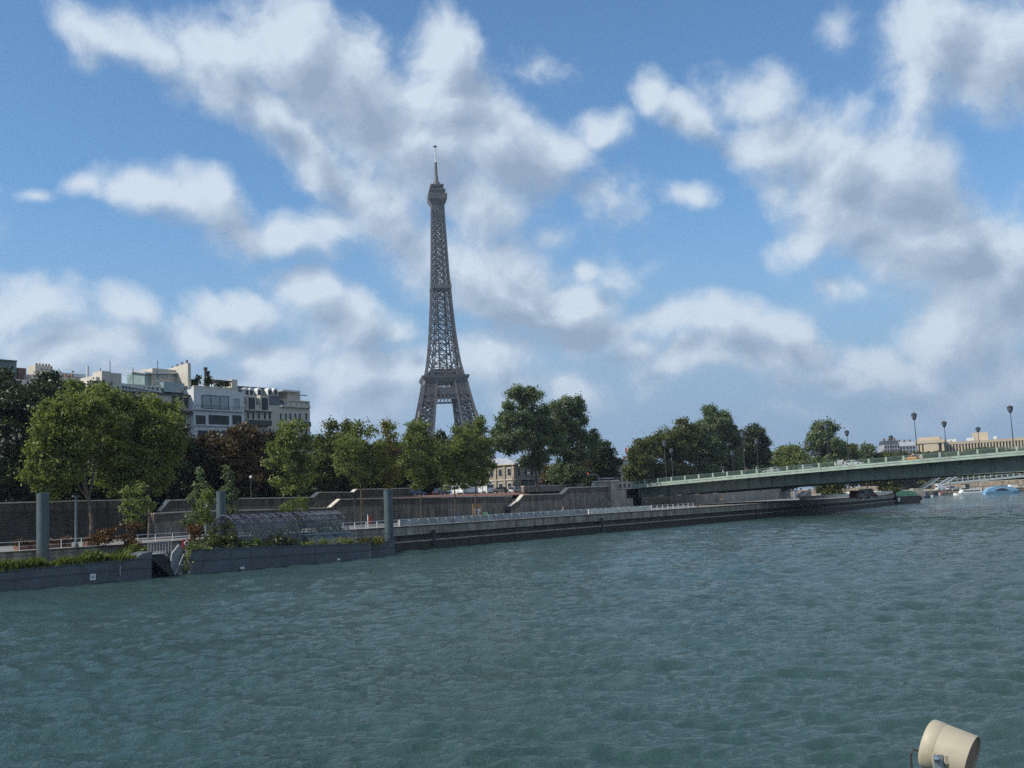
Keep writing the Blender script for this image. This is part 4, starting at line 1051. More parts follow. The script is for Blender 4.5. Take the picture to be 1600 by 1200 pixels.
# dark street trees on the left
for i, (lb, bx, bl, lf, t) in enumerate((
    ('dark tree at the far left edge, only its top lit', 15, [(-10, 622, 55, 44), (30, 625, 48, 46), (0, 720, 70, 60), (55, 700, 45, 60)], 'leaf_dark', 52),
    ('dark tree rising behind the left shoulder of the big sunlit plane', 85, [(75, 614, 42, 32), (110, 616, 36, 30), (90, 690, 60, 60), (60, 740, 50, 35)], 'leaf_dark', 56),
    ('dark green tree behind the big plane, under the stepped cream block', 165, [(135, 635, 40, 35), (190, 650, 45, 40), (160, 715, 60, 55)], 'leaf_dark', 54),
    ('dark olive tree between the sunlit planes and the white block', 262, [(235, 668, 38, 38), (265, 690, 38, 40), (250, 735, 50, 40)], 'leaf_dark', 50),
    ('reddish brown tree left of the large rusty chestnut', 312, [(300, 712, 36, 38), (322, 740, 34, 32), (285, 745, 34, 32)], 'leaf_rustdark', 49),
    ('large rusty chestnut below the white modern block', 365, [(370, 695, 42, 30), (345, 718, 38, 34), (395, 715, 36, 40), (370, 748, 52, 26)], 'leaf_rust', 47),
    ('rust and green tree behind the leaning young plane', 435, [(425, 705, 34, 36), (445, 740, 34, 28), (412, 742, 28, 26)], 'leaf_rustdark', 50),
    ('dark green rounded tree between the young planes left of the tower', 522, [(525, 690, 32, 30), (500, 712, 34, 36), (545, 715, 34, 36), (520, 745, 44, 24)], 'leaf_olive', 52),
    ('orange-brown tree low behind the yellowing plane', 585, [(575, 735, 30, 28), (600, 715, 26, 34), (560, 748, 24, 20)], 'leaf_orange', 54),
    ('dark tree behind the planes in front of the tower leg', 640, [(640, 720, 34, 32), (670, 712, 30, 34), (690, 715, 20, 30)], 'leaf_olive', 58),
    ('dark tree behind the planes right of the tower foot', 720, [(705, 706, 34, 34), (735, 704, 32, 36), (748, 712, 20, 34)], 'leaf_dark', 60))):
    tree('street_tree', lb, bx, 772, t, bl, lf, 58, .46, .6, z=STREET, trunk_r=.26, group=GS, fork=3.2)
# young planes on the quay
for lb, bx, by, bl, lf in (
    ('young plane tree with a broad crown below the mansard block', 465, 815, [(455, 690, 34, 30), (440, 715, 28, 30), (475, 720, 30, 34), (455, 750, 32, 22), (460, 668, 20, 16)], 'leaf_young'),
    ('young plane tree above the right end of the glass tunnel', 565, 812, [(560, 690, 36, 28), (540, 712, 28, 28), (580, 715, 26, 30), (560, 735, 34, 24), (565, 670, 18, 14)], 'leaf_young'),
    ('yellowing young plane tree behind the grey pile', 607, 812, [(606, 690, 16, 28), (600, 720, 22, 26), (612, 745, 26, 20), (605, 668, 9, 16)], 'leaf_yellow'),
    ('young plane tree in front of the left leg of the tower', 659, 808, [(658, 690, 28, 34), (645, 720, 22, 26), (672, 722, 26, 30), (660, 745, 28, 22), (655, 668, 14, 16)], 'leaf_young'),
    ('young plane tree between the tower legs', 711, 806, [(712, 694, 25, 28), (692, 705, 18, 26), (726, 700, 16, 24), (700, 725, 24, 26), (722, 730, 22, 26), (712, 750, 26, 18)], 'leaf_young'),
    ('young plane tree in front of the right leg of the tower, board at its foot', 745, 805, [(748, 690, 22, 34), (740, 720, 24, 28), (758, 722, 18, 24), (744, 746, 22, 16), (752, 668, 12, 16)], 'leaf_young')):
    tree('plane_tree', lb, bx, by, 24, bl, lf, 40, .36, .5, z=QUAY, trunk_r=.16, group=GQ, fork=7.2, hollow=1.7)
# group of big trees left of the bridge
tree('poplar_tree', 'tallest leafy tree right of the tower, bluish green crown', 841, 772, 40,
     [(820, 620, 28, 22), (838, 650, 30, 32), (805, 655, 26, 28), (800, 684, 32, 28), (840, 694, 34, 32), (782, 680, 16, 22), (832, 716, 24, 14)], 'leaf_blue', 68, .42, .6, z=STREET, trunk_r=.34, group=GS, fork=4.5)
tree('poplar_tree', 'second tall leafy tree right of the tower, darker with a ragged top', 886, 770, 42,
     [(885, 635, 24, 22), (870, 655, 24, 28), (900, 660, 26, 30), (880, 695, 36, 32), (915, 690, 22, 30), (885, 730, 40, 24)], 'leaf_blue', 66, .42, .6, z=STREET, trunk_r=.34, group=GS, fork=4)
tree('street_tree', 'lower dark tree at the right end of the tall group beside the flag', 938, 768, 50,
     [(935, 700, 24, 24), (950, 712, 20, 24), (925, 725, 26, 26), (948, 735, 22, 18)], 'leaf_dark', 62, .46, .6, z=STREET, trunk_r=.26, group=GS, fork=2.5)
tree('street_tree', 'small rusty tree under the second tall tree', 863, 768, 47, [(865, 742, 15, 18), (858, 752, 12, 12)], 'leaf_orange', 60, .36, .4, z=STREET, trunk_r=.12, group=GS, fork=1.5)
tree('street_tree', 'small orange-topped tree beside the traffic light', 907, 768, 47, [(908, 730, 16, 16), (900, 748, 18, 14)], 'leaf_orange', 60, .36, .4, z=STREET, trunk_r=.12, group=GS, fork=1.5)
# clump beyond the bridge end
tree('street_tree', 'broad round tree left in the clump behind the bridge, olive with yellow flecks', 1035, 770, 62,
     [(1040, 690, 36, 28), (1010, 715, 28, 30), (1055, 715, 40, 34), (1000, 735, 20, 18), (1030, 740, 44, 20), (1065, 680, 26, 22)], 'leaf_olive', 60, .55, .8, z=STREET, trunk_r=.34, group=GB, fork=3)
tree('poplar_tree', 'tallest tree of the clump behind the bridge, grey-green ragged crown', 1122, 770, 58,
     [(1118, 655, 24, 20), (1105, 675, 28, 26), (1135, 672, 22, 26), (1115, 705, 40, 30), (1100, 725, 30, 24), (1140, 715, 24, 30)], 'leaf_blue', 62, .52, .8, z=STREET, trunk_r=.34, group=GB, fork=3)
tree('street_tree', 'dark smooth tree at the right of the clump behind the bridge', 1172, 770, 66,
     [(1172, 685, 24, 24), (1185, 705, 24, 30), (1160, 715, 30, 34), (1180, 730, 28, 24)], 'leaf_dark', 66, .52, .8, z=STREET, trunk_r=.3, group=GB, fork=3)
def at(x, y, Y, z):
    p = pY(x, y, Y); p.z = z; return p
for nm, lb, x, Y, bl, lf in (
    ('street_tree', 'pale green tree low behind the bridge right of the dark clump', 1237, 420, [(1232, 712, 20, 18), (1250, 715, 18, 16), (1240, 728, 30, 14), (1220, 722, 14, 14)], 'leaf_young'),
    ('poplar_tree', 'pointed dark tree standing alone behind the middle of the bridge', 1288, 390, [(1288, 672, 16, 16), (1282, 695, 22, 22), (1300, 698, 18, 22), (1285, 722, 30, 18)], 'leaf_blue'),
    ('street_tree', 'small tree right of the pointed tree, under a bridge lamp', 1326, 430, [(1322, 705, 14, 14), (1330, 722, 20, 14)], 'leaf_olive'),
    ('street_tree', 'small rounded tree over the parapet left of the grey distant roofs', 1355, 470, [(1354, 705, 9, 12), (1356, 722, 14, 12)], 'leaf_blue'),
    ('street_tree', 'low bushy tree over the parapet below the grey distant block', 1381, 470, [(1380, 716, 14, 9), (1390, 722, 12, 8)], 'leaf_olive')):
    tree(nm, lb, 0, 0, 0, bl, lf, 40, .75, 1.1, trunk_r=.3, group=GB, fork=3, pos=at(x, 760, Y, 6))
for lb, x, Y, bl in (
    ('shaded tree under the bridge beside the quay ramp', 1293, 345, [(1292, 762, 26, 14), (1283, 748, 26, 12), (1306, 752, 22, 14)]),
    ('shaded leafy tree under the bridge next to the red trucks', 1385, 370, [(1384, 758, 20, 15), (1372, 748, 22, 12), (1396, 752, 16, 14)])):
    tree('quay_tree', lb, 0, 0, 0, bl, 'leaf_olive', 60, .6, .8, trunk_r=.28, group='trees seen under the bridge', fork=2.5, pos=at(x, 780, Y, QUAY))
# far wood filling the view under the crowns
def wood(name, label, items, leaf, seed, dens=26, size=.8):
    rng = np.random.default_rng(seed); bl = []
    for (x, y, rx, ry, Y) in items:
        c = pY(x, y, Y); k = Y / FPX; bl.append(((c.x, c.y, c.z), (rx * k, (rx + ry) / 2 * k, ry * k)))
    P, Q = crown_points(bl, dens, 1.2, rng)
    me = leaf_mesh(name, P, Q, size, MATS[leaf], rng); o = bpy.data.objects.new(name, me); COL.objects.link(o)
    tag(o, label, 'trees', None, 'stuff'); return o
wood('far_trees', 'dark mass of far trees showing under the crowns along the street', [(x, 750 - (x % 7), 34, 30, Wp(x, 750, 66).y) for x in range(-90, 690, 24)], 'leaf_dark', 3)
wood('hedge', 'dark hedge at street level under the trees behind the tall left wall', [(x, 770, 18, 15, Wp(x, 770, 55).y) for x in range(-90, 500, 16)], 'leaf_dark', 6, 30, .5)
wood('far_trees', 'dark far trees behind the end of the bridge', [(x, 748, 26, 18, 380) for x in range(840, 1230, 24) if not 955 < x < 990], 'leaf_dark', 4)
# ------------------------------------------------------------------ floating gardens, piles and small things on the left bank
m_hull = streaked('barge_hull_paint', (.088, .098, .112), .55, (.05, .05, .045), .7, 1.1, .25)
m_hull2 = mat('barge_strake', (.07, .079, .09), .55, .2, .6)
m_pile = streaked('pile_paint', (.060, .088, .096), .5, (.07, .055, .04), .6, 1.6, .12)
m_deck = mat('deck_planks', (.30, .27, .22), .8, .25, 1.5)
m_sign = mat('white_sign', (.72, .72, .72), .5, .06, 3)
m_signd = mat('sign_print', (.35, .35, .36), .6, .1, 3)
m_steel = mat('galvanised_steel', (.33, .36, .38), .45, .15, 1, metal=.4)
m_greyp = mat('pale_grey_paint', (.27, .29, .30), .6, .12, .8)
def hull(label, xa, ta, xb, tb, za, zb, wid, ext=0):
    sa, _ = Ws(xa, 900, ta); sb, _ = Ws(xb, 900, tb)
    A, B = BK(sa, ta), BK(sb, tb); d = (B - A); L = d.length; ang = math.atan2(d.y, d.x)
    r = thing('garden_barge', label, 'barge', A, ang)
    x0 = -ext; zA = za - (zb - za) * ext / L if ext else za
    MB().prism([(x0, -.6), (L - .3, -.6), (L, .1), (L, zb), (x0, zA)], 0, wid).build('hull', m_hull, r)
    mb = MB().prism([(x0, zA * .55), (L + .05, zb * .55), (L + .05, zb * .55 + .14), (x0, zA * .55 + .14)], -.07, .02); mb.build('strake', m_hull2, r)
    mb = MB().prism([(x0, zA + .003), (L + .06, zb + .003), (L + .06, zb + .14), (x0, zA + .14)], -.08, .12); mb.build('gunwale', m_hull2, r)
    for i in range(int((L + ext) / 12)):
        MB().box(x0 + 5 + 12 * i, x0 + 5.1 + 12 * i, -.025, .02, .05, za * .9).build('hull_seam', m_hull, r)
    return r, L
b1, L1 = hull('low slate-blue garden barge with a strip of long grass, at the left edge', 0, -6, 237, -8.4, 1.75, 2.05, 5.6, 30)
MB().prism([(L1 - 1.9, 2.05), (L1 + .02, 2.05), (L1 + .02, 2.75), (L1 - 1.0, 2.6)], -.09, 3).build('end_bulwark', m_hull, b1)
i = Ws(146, 903, -7.4)[0]; x = (i - Ws(0, 900, -6)[0])
sg = MB().box(x - .28, x + .28, -.13, -.075, .35, .95).build('sign_plate', m_sign, b1)
MB().box(x - .15, x + .15, -.14, -.12, .5, .8).build('sign_print', m_signd, sg)
MB().box(L1 - 3.4, L1 - 3.3, -.2, -.08, .6, 1.5).build('ladder', m_steel, b1)
MB().box(-30, L1 - 2, 1.6, 5.5, 1.8, 2.1).build('deck', m_deck, b1)
b2, L2 = hull('longer slate-blue garden barge carrying the glass tunnel and trailing plants', 299, -8.0, 578, -9.0, 2.55, 1.75, 7.2)
for xx, ww in ((379, .5), (525, .45)):
    x = Ws(xx, 885, -8.4)[0] - Ws(299, 900, -8)[0]
    MB().box(x - ww / 2, x + ww / 2, -.13, -.075, .12, .36).build('sign_plate', m_sign, b2)
MB().box(.3, L2 - .3, .3, 7, 1.7, 1.78).build('deck', m_deck, b2)
b3, L3 = hull('short slate-blue pontoon end at the foot of the right-hand grey pile', 580, -6.0, 618, -6.2, 1.75, 1.72, 4.5)

def pile(label, x, t, ytop, r, zb=-3):
    s, z = Ws(x, ytop, t); o = thing('mooring_pile', label, 'mooring pile', BK(s, t, 0), 0, 'grey mooring piles of the floating gardens')
    MB().lathe((0, 0, 0), [(r, zb), (r, z - .05)], 28).build('pile_tube', m_pile, o, smooth=True)
    MB().lathe((0, 0, z - .05), [(r + .02, 0), (r + .02, .06), (r * .9, .09)], 28).build('pile_cap', m_pile, o, smooth=True)
    MB().lathe((0, 0, 2.0), [(r + .07, 0), (r + .07, .3)], 28).build('collar', m_hull2, o)
pile('thick grey-blue mooring pile at the left, in front of the tall dark wall', 67, -.7, 771, .60)
pile('short-looking grey-blue mooring pile beside the slim dark conifer', 345, 0.6, 768, .55)
pile('tall grey-blue mooring pile standing alone at the right pontoon end', 606, -4.0, 765.5, .60)

# grass strip and plants on the barges
def foliage_strip(name, label, root_t, items, leaf, size, dens, clump, seed, cat='plants', kind=None):
    rng = np.random.default_rng(seed); bl = []
    p0 = Wp(items[0][0], items[0][1], root_t); 
    for (x, y, rx, ry, dt) in items:
        c = Wp(x, y, root_t + dt); k = c.y / FPX; bl.append(((c.x - p0.x, c.y - p0.y, c.z - p0.z), (rx * k, (rx + ry) * .5 * k, ry * k)))
    P, Q = crown_points(bl, dens, clump, rng); me = leaf_mesh(name, P, Q, size, MATS[leaf], rng)
    o = bpy.data.objects.new(name, me); COL.objects.link(o); o.location = p0; tag(o, label, cat, None, kind); return o
def grass_tufts():
    """long grass leaning out of the planter along barge one"""
    rng = np.random.default_rng(21); n = 9000; L = L1 - 1.6
    x = rng.uniform(-28, L, n); y = rng.normal(.75, .38, n); zb = 1.75 + .3 * np.clip(x / L1, 0, 1)
    h = rng.uniform(.45, 1.05, n) * (1 + .25 * np.sin(x * .9) + .2 * np.sin(x * 2.3)); a = rng.uniform(0, 6.28, n); lean = rng.uniform(.1, .6, n) * h
    w = .05; ca, sa = np.cos(a), np.sin(a); la = rng.uniform(0, 6.28, n)
    tipx, tipy = x + lean * np.cos(la), y + lean * np.sin(la) - .15
    v = np.stack([np.stack([x - w * ca, y - w * sa, zb], -1), np.stack([x + w * ca, y + w * sa, zb], -1),
                  np.stack([(x + tipx) / 2 + w * ca, (y + tipy) / 2 + w * sa, zb + h * .7], -1), np.stack([tipx, tipy, zb + h], -1)], 1).reshape(-1, 3).astype(np.float32)
    me = bpy.data.meshes.new('long_grass'); me.vertices.add(4 * n); me.vertices.foreach_set('co', v.ravel())
    me.loops.add(4 * n); me.loops.foreach_set('vertex_index', np.arange(4 * n, dtype=np.int32)); me.polygons.add(n)
    me.polygons.foreach_set('loop_start', np.arange(0, 4 * n, 4, dtype=np.int32)); me.update(calc_edges=True); me.materials.append(MATS['leaf_hedge'])
    o = bpy.data.objects.new('long_grass', me); COL.objects.link(o); o.location = b1.location; o.rotation_euler = b1.rotation_euler
    tag(o, 'strip of long green grass along the edge of the left barge', 'grass', None, 'stuff')
grass_tufts()
def shrub(label, x, y, t, bl, leaf, dens=110, size=.2, clump=.25, z=2.0, name='shrub'):
    return tree(name, label, x, y, t, bl, leaf, dens, size, clump, z=z, trunk_r=.05, limbs=3, foliage='foliage', cat='shrub', group='plants of the floating gardens', fork=.4)
shrub('rust-red rounded bush left of the two behind the long grass', 165, 850, 0, [(160, 835, 14, 13), (170, 838, 12, 12), (155, 845, 12, 8)], 'leaf_orange', z=QUAY)
shrub('rust and green bush beside the gangway, taller of the two', 205, 850, -2, [(207, 828, 15, 14), (200, 842, 14, 12), (208, 855, 18, 14)], 'leaf_orange', z=2.1)
shrub('bright green bush at the right end of the long grass', 205, 866, -5, [(208, 860, 22, 9), (190, 864, 16, 7), (220, 862, 12, 8)], 'leaf_hedge', z=2.1)
shrub('reddish bush by the lifebuoy board left of the pale birch', 300, 845, -3, [(300, 825, 12, 10), (308, 835, 12, 10)], 'leaf_orange', z=2.4)
shrub('large green-brown bush in front of the glass tunnel', 350, 858, -5.5, [(350, 832, 22, 17), (342, 845, 26, 12), (365, 846, 18, 12), (330, 848, 10, 8)], 'leaf_olive', z=2.4)
shrub('creeper hanging over the left corner of the longer barge', 297, 855, -7.6, [(297, 862, 6, 12), (295, 878, 5, 12), (302, 852, 14, 7), (318, 858, 12, 6)], 'leaf_young', z=2.4, name='creeper')
shrub('dark spreading bush low on the barge below the glass tunnel', 440, 850, -7.0, [(440, 843, 16, 9), (428, 848, 12, 6), (455, 846, 12, 7)], 'leaf_dark', z=2.1)
shrub('pale grassy plants along the barge edge left of the dark bush', 395, 852, -7.2, [(385, 850, 14, 5), (405, 850, 14, 5), (398, 846, 8, 5)], 'leaf_young', z=2.2)
shrub('pale flowering plants along the barge edge under the glazed wing', 500, 848, -7.6, [(480, 850, 14, 4), (505, 848, 16, 5), (530, 847, 14, 5), (545, 846, 10, 5)], 'leaf_young', z=1.9)
shrub('yellow-green plants at the right end of the barge before the pile', 585, 846, -6.6, [(575, 846, 12, 5), (592, 845, 10, 6), (560, 848, 10, 4)], 'leaf_yellow', z=1.8)
shrub('green bush at the right end of the glass tunnel', 522, 840, -2, [(520, 822, 13, 10), (528, 832, 12, 9), (512, 834, 12, 8)], 'leaf_olive', z=2.0)
shrub('leafy green plant rising out of the top of the glass tunnel', 462, 812, 1, [(455, 790, 14, 9), (470, 782, 9, 10), (445, 797, 12, 7), (478, 794, 8, 6)], 'leaf_young', z=QUAY)
for lb, x, bl, lf in (
    ('slim dark poplar with a pointed top, left of the short grey pile', 312, [(312, 742, 5, 12), (311, 762, 10, 16), (309, 786, 15, 18), (305, 808, 18, 16), (318, 800, 14, 16)], 'leaf_blue'),
    ('slim poplar with a pointed top directly behind the short grey pile', 356, [(355, 738, 5, 12), (355, 757, 10, 15), (358, 780, 13, 18), (361, 800, 13, 14)], 'leaf_blue')):
    tree('slim_poplar', lb, x, 835, 5, bl, lf, 120, .26, .25, z=QUAY, trunk_r=.09, group='slim poplars behind the glass tunnel', fork=1.2, hollow=1.6, limbs=2)
tree('birch_tree', 'slender pale-leaved birch in front of the dark slim poplar', 321, 850, -4, [(321, 775, 9, 14), (319, 795, 11, 16), (322, 812, 12, 10), (327, 780, 7, 12)], 'leaf_young', 75, .24, .3, z=2.3, trunk_r=.06, bark=m_white, group='plants of the floating gardens', fork=2.0, hollow=1.5)
tree('young_tree', 'thin young tree with hanging leaves between the big planes and the steps', 207, 845, 6, [(212, 768, 16, 16), (208, 790, 18, 18), (214, 812, 15, 15), (228, 790, 10, 16)], 'leaf_young', 55, .3, .35, z=QUAY, trunk_r=.07, group=GQ, fork=2.5, hollow=1.5)

# glass tunnel (arched pergola)
def clear_glass(name, col, a):
    m = bpy.data.materials.new(name); m.use_nodes = True; n, l = m.node_tree.nodes, m.node_tree.links
    p = n['Principled BSDF']; p.inputs['Base Color'].default_value = (*col, 1); p.inputs['Roughness'].default_value = .15
    tr = n.new('ShaderNodeBsdfTransparent'); tr.inputs[0].default_value = (.75, .8, .82, 1); mx = n.new('ShaderNodeMixShader')
    nz = n.new('ShaderNodeTexNoise'); nz.inputs['Scale'].default_value = .7; mr = n.new('ShaderNodeMapRange')
    mr.inputs['From Min'].default_value = .35; mr.inputs['From Max'].default_value = .65; mr.inputs['To Min'].default_value = a * .5; mr.inputs['To Max'].default_value = min(1, a * 1.4)
    tc = n.new('ShaderNodeTexCoord'); l.new(tc.outputs['Object'], nz.inputs['Vector']); l.new(nz.outputs['Fac'], mr.inputs['Value']); l.new(mr.outputs[0], mx.inputs[0])
    l.new(tr.outputs[0], mx.inputs[1]); l.new(p.outputs[0], mx.inputs[2]); l.new(mx.outputs[0], n['Material Output'].inputs[0]); return m
m_tg = clear_glass('tunnel_glass', (.22, .25, .26), .3)
m_rib = mat('rib_paint', (.10, .095, .13), .5, .2, 1)
sa = Ws(349, 840, -3.2)[0]; sb = Ws(522, 840, -3.2)[0]; LG = sb - sa
tun = thing('glass_tunnel', 'arched glass and lattice garden tunnel on the longer barge', 'greenhouse', BK(sa, -3.2, 1.85), BROT)
RW, RHt = 2.9, 4.25
def arc(i, n=12):
    a = math.pi * i / n; return (-RW * math.cos(a), RHt * math.sin(a) ** .85)
n_r = int(LG / 1.25)
p0 = None
for k in range(n_r + 1):
    if p0 is None:
        mb = MB()
        for i in range(12): a, b_ = arc(i), arc(i + 1); mb.bar((0, a[0], a[1]), (0, b_[0], b_[1]), .09)
        p0 = p = mb.build('rib', m_rib, tun)
    else: p = p0.copy(); COL.objects.link(p)
    p.location = (LG * k / n_r, 0, 0)
mb = MB()
for i in range(13):
    a = arc(i); mb.bar((0, a[0], a[1]), (LG, a[0], a[1]), .06 if i % 3 else .1)
mb.build('purlins', m_rib, tun)
mb = MB()
for k in range(int(n_r * .55)):
    x0, x1 = LG * k / n_r, LG * (k + 1) / n_r
    for i in range(3, 9):
        a, b_ = arc(i), arc(i + 1); mb.bar((x0, a[0], a[1]), (x1, b_[0], b_[1]), .05); mb.bar((x1, a[0], a[1]), (x0, b_[0], b_[1]), .05)
mb.build('lattice', m_rib, tun)
mb = MB(); random.seed(8)
for k in range(n_r):
    x0, x1 = LG * k / n_r + .04, LG * (k + 1) / n_r - .04
    for i in range(12):
        if k == int(n_r * .55) and i < 6: continue            # the open bay
        if random.random() < .08: continue
        a, b_ = arc(i), arc(i + 1); mb.add([(x0, a[0], a[1]), (x1, a[0], a[1]), (x1, b_[0], b_[1]), (x0, b_[0], b_[1])], [(0, 1, 2, 3)])
mb.build('glass_panels', m_tg, tun)
mb = MB()
for i in range(12):
    x0 = LG * .56 + i * LG * .44 / 12; mb.add([(x0, -4.3, .25), (x0 + LG * .44 / 12 - .06, -4.3, .25), (x0 + LG * .44 / 12 - .06, -2.9, 1.5), (x0, -2.9, 1.5)], [(0, 1, 2, 3)])
mb.build('low_glass_wing', m_tg, tun)
mb = MB(); mb.bar((LG * .55, -2.88, 1.5), (LG, -2.88, 1.5), .1); mb.bar((LG * .55, -4.32, .25), (LG, -4.32, .25), .1); mb.build('wing_frame', m_steel, tun)
# plants inside the tunnel
shrub('plants growing inside the glass tunnel on its left', 420, 840, -3.2, [(395, 828, 20, 12), (425, 832, 18, 11)], 'leaf_hedge', dens=60, z=1.95)
shrub('green plants filling the open bay of the glass tunnel', 462, 838, -3.2, [(462, 826, 12, 12), (440, 832, 12, 10)], 'leaf_hedge', dens=80, z=1.95)
shrub('plants growing inside the right end of the glass tunnel', 500, 838, -3.2, [(500, 830, 16, 9)], 'leaf_olive', dens=70, z=1.95)

# gangway between the two barges
s0 = Ws(238, 897, -7.5)[0]; s1 = Ws(298, 893, -7.5)[0]; LW = s1 - s0
gw = thing('gangway', 'grey gangway with a dark sloping underside between the two garden barges', 'gangway', BK(s0, -6.8, 0), BROT)
MB().prism([(.1, 2.15), (LW * .42, 2.3), (LW * .66, .35), (LW * .55, .1)], 0, 2.2).build('ramp', mat('ramp_dark', (.02, .022, .025), .6, .3, 1), gw)
MB().prism([(0, 2.3), (LW * .45, 2.36), (LW * .45, 2.46), (0, 2.4)], -.1, 2.3).build('landing', m_greyp, gw)
MB().prism([(LW * .60, .15), (LW, .15), (LW, 3.0), (LW * .85, 3.2), (LW * .66, 2.3)], .3, .5).build('side_panel', m_greyp, gw)
MB().prism([(0.05, .15), (LW * .3, .15), (LW * .2, 1.9), (.05, 2.0)], 1.4, 1.6).build('support_panel', m_greyp, gw)
mb = MB()
for k in range(7): mb.bar((LW * .62 + k * .3, .2, .25 + k * .28), (LW * .62 + k * .3, -.5, .25 + k * .28), .05)
mb.bar((LW * .6, -.5, .1), (LW * .86, -.5, 2.2), .07); mb.bar((LW * .6, .2, .1), (LW * .86, .2, 2.2), .07); mb.build('steps', m_steel, gw)
mb = MB()
for k in range(9): mb.bar((k * LW * .6 / 8, 0, 2.4), (k * LW * .6 / 8, 0, 3.5), .05)
mb.bar((0, 0, 3.5), (LW * .6, 0, 3.5), .06); mb.bar((0, 0, 2.95), (LW * .6, 0, 2.95), .04); mb.build('handrail', m_steel, gw)
MB().box(-1, LW, 2.2, 6, 1.6, 2.0).build('platform', m_hull, gw)
lb_ = thing('lifebuoy_board', 'white board with a red and white lifebuoy on the grey panel between the barges', 'lifebuoy', BK(Ws(290, 849, -6.8)[0], -6.9, Ws(290, 849, -6.8)[1]), BROT)
MB().box(-.4, .4, 0, .06, -.42, .42).build('board', m_red, lb_)
mb = MB(); pts = [(.24 * math.cos(a), -.06, .24 * math.sin(a)) for a in [i * math.pi / 8 for i in range(17)]]; mb.tube(pts, .075, 8, cap=False); mb.build('ring', m_sign, lb_, smooth=True)
# fence along the deck of barge one and the rail on the quay behind
def rail_run(label, xa, xb, t, y, z, ht, step, m, name='railing'):
    sa = Ws(xa, y, t)[0]; sb = Ws(xb, y, t)[0]; L = sb - sa; r = thing(name, label, 'railing', BK(sa, t, z), BROT)
    mb = MB(); mb.cbox((L / 2, 0, ht), L, .06, .06); mb.cbox((L / 2, 0, ht * .5), L, .035, .035); mb.build('rail', m, r)
    n = int(L / step); p0 = None
    for i in range(n + 1):
        if p0 is None: p0 = p = MB().cbox((0, 0, ht / 2), .05, .05, ht).build('post', m, r)
        else: p = p0.copy(); COL.objects.link(p)
        p.location = (L * i / n, 0, 0)
    return r
rail_run('thin dark railing along the deck behind the long grass', -40, 226, -2.2, 875, 2.0, 1.0, 1.6, m_dframe)
rail_run('pale railing on the quay edge behind the left barge', -40, 296, .9, 860, QUAY, .95, 2.2, m_sign)
rail_run('thin dark railing on the longer barge right of the glass tunnel', 524, 606, -6.0, 846, 1.8, 1.0, 1.4, m_dframe)
for i, (lb, xa, xb, t) in enumerate((('long low planter with rust-brown plants left of the first grey pile', 28, 60, 6), ('long low planter with rust-brown plants between the first pile and the thin post', 78, 112, 6), ('low planter with rust-brown plants right of the thin post', 136, 158, 5))):
    sa = Ws(xa, 855, t)[0]; sb = Ws(xb, 855, t)[0]; pl = thing('planter', lb, 'planter', BK(sa, t, QUAY), BROT, 'planters on the quay')
    MB().box(0, sb - sa, 0, .9, -.05, .5).build('box', mat('planter_wood', (.20, .10, .06), .85, .3, 2), pl)
    rng = np.random.default_rng(40 + i); P, Q = crown_points([((u, .45, .6), (.9, .5, .4)) for u in np.arange(.6, sb - sa, .7)], 240, .2, rng)
    me = leaf_mesh('plants', P, Q, .18, MATS['leaf_orange'], rng); o = bpy.data.objects.new('plants', me); COL.objects.link(o); o.parent = pl
# thin post with a flat head, and dark quay posts
def post(label, x, ytop, ybase, t, zb, r=.09, head=0, m=None, group=None, hm=None, cat='lamp post'):
    s, z = Ws(x, ytop, t); o = thing('lamp_post', label, cat, BK(s, t, zb), BROT, group); h = max(1.5, z - zb)
    MB().lathe((0, 0, 0), [(r * 1.6, 0), (r * 1.5, .25), (r, .4), (r * .8, h)], 10).build('pole', m or m_lamp, o, smooth=True)
    if head == 1: MB().lathe((0, 0, h), [(.06, 0), (.2, .08), (.27, .25), (.24, .42), (.1, .52)], 12).build('globe', hm or m_sign, o, smooth=True)
    if head == 2: MB().cbox((0, 0, h + .05), .75, .5, .14).build('lamp_head', m or m_lamp, o)
    if head == 3: MB().lathe((0, 0, h), [(.05, 0), (.16, .15), (.3, .5), (.33, .6), (.1, .72)], 10).build('lantern', m_lamp, o, smooth=True)
    return o
post('thin blue-grey post with a flat lamp head right of the first pile', 119, 776, 862, 3, QUAY, .16, 2, m_pile)
GL = 'white globe lamps along the street'
for x, yt, t, lb in ((392, 748, 38.8, 'white globe lamp in front of the rusty chestnut'), (441, 753, 38.8, 'white globe lamp at the left of the leaning young plane'), (473, 729, 44, 'white globe lamp half hidden in the crown of the young plane'),
                     (753, 740, 41, 'white globe lamp just left of the small stone building'), (826, 741, 41, 'white globe lamp in front of the door of the stone building'), (812, 729, 48, 'white globe lamp beside the corner of the stone building'),
                     (1049, 718, 60, 'white globe lamp at the left end of the bridge')):
    post(lb, x, yt, 772, t, STREET, .08, 1, group=GL)
for x, yt, lb in ((554, 779, 'dark thin post against the quay wall left of the tall grey pile'), (701, 778, 'dark thin post against the quay wall left of the notice board'), (821, 780, 'dark thin post against the wall under the stair flights'), (924, 767, 'dark thin post against the wall left of the bridge pillars'), (1089, 776, 'thin sign post at the quay edge under the bridge')):
    post(lb, x, yt, 805, 27 if x < 1000 else 1.2, QUAY, .1, 2 if x < 1000 else 0, group='dark posts on the quay')
